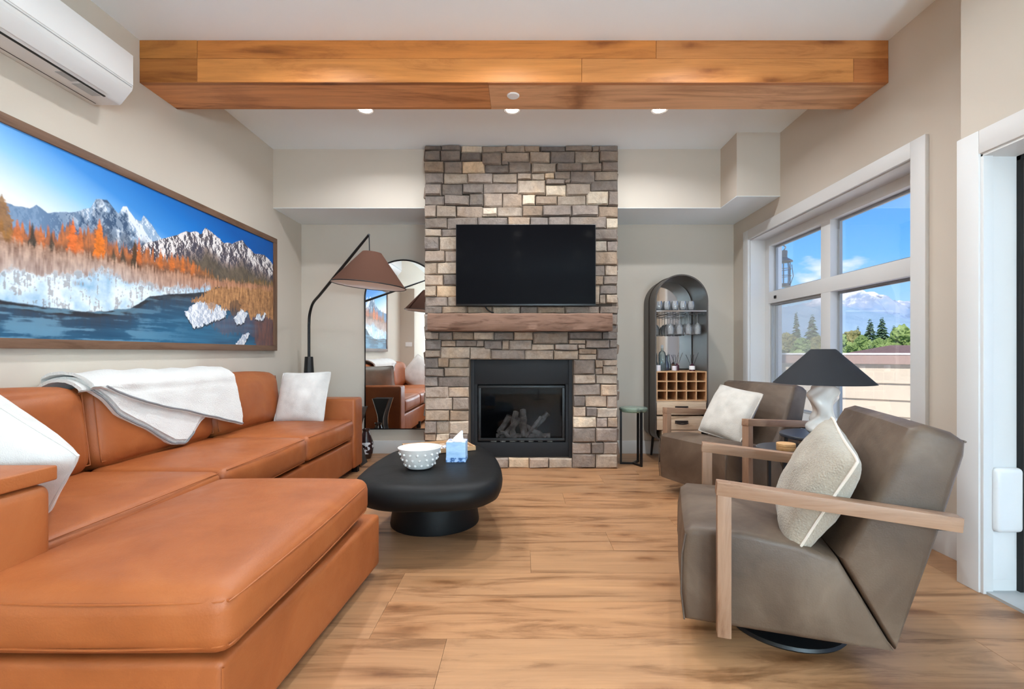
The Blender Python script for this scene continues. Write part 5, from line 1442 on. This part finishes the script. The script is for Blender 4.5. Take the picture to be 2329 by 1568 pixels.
broadleaf(1790, 758, 27, 60, 'olive leafy tree by the exterior post', 'leaf_olive')
broadleaf(1825, 770, 24, 50, 'pale leafy tree seen through the insect screen')
broadleaf(1866, 764, 31, 56, 'olive leafy tree behind the black lamp shade', 'leaf_olive')
broadleaf(1905, 760, 29, 60, 'leafy tree behind the window mullion')
# neighbouring roof
x, y, z_ = W_(2050, 786, 16)
rf = thing('neighbour_house', 'brown roofed house behind the terrace parapet', 'house', (x, y, -9))
B().box(x - .25, x + 3.0, y - .6, y + 2.2, -9, z_ - .30).build('wall', 'siding', rf)
b = B(); b.add([(x - .55, y - .9, z_ - .32), (x + 3.3, y - .9, z_ - .32), (x + 3.3, y + 2.5, z_ - .32), (x - .55, y + 2.5, z_ - .32), (x + .25, y + .8, z_ + .02), (x + 2.6, y + .8, z_ + .02)], [(0, 1, 5, 4), (2, 3, 4, 5), (0, 4, 3), (1, 2, 5), (3, 2, 1, 0)])
b.build('roof', 'roof_brown', rf)

# mountains
def ridge_mesh(name, label, tab, Yr, Yf, zf, mat, rough_amp, seed):
    xs_ = np.linspace(tab[0][0], tab[-1][0], 150); nr_ = 34; vs = []; fs = []
    for i, px in enumerate(xs_):
        yy = interp(tab, px); X, Y_, Z_ = W_(px, yy, Yr)
        for j in range(nr_ + 1):
            t = j / nr_
            if t <= .8:
                s_ = t / .8; Yc = Yf + (Yr - Yf) * s_; sc = Yc / Yr; h = zf + (Z_ - zf) * (s_ ** 1.1)
                amp = rough_amp * (Z_ - zf) * (s_ * (1 - s_) * 4) ** .7
            else:
                s_ = (t - .8) / .2; Yc = Yr + (Yr - Yf) * .5 * s_; sc = 1; h = Z_ + (zf - Z_) * s_; amp = 0
            xx = X
            nz_v = mnoise.ridged_multi_fractal(Vector((xx * .012 + seed, Yc * .006, 0)), .9, 2.1, 5, 1.0, 2.0) - 1.0
            h += amp * nz_v
            if abs(t - .8) < .02: h += 3.0 * fb(xx * .08, seed)
            vs.append((xx, Yc, h))
    row = nr_ + 1
    for i in range(len(xs_) - 1):
        for j in range(nr_): fs.append((i * row + j, (i + 1) * row + j, (i + 1) * row + j + 1, i * row + j + 1))
    o = B().add(vs, fs).build(name, mat, smooth=True)
    return tag(o, label, 'mountain', kind='structure')
def mtn_mat():
    t = NT('snow_rock'); g = t.n('ShaderNodeNewGeometry'); sp_ = t.n('ShaderNodeSeparateXYZ'); t.l(g.outputs['Position'], sp_.inputs[0])
    nz = t.noise(t.coord('Object', (.02, .02, .035)), 1.0, 8, .65)
    m1 = t.n('ShaderNodeMath', operation='MULTIPLY_ADD'); t.l(nz.outputs['Fac'], m1.inputs[0]); m1.inputs[1].default_value = 150; t.l(sp_.outputs['Z'], m1.inputs[2])
    mr_ = t.n('ShaderNodeMapRange'); t.l(m1.outputs[0], mr_.inputs[0]); mr_.inputs[1].default_value = 110; mr_.inputs[2].default_value = 330
    col = t.ramp(mr_.outputs[0], [(.0, lin((128, 150, 172))), (.35, lin((134, 154, 176))), (.5, lin((152, 162, 176))), (.62, lin((224, 221, 220))), (.8, lin((168, 168, 176))), (1, lin((226, 224, 224)))])  # distance haze put into the blue-grey rock colours
    t.set(col=col, rough=.95, spec=.05); M['snow_rock'] = t.m
mtn_mat()
noisy('blue_forest', [(.3, (122, 148, 166)), (.7, (138, 160, 176))], .02, .95, 6, bump=0)  # the blue is distance haze painted into the forest colour
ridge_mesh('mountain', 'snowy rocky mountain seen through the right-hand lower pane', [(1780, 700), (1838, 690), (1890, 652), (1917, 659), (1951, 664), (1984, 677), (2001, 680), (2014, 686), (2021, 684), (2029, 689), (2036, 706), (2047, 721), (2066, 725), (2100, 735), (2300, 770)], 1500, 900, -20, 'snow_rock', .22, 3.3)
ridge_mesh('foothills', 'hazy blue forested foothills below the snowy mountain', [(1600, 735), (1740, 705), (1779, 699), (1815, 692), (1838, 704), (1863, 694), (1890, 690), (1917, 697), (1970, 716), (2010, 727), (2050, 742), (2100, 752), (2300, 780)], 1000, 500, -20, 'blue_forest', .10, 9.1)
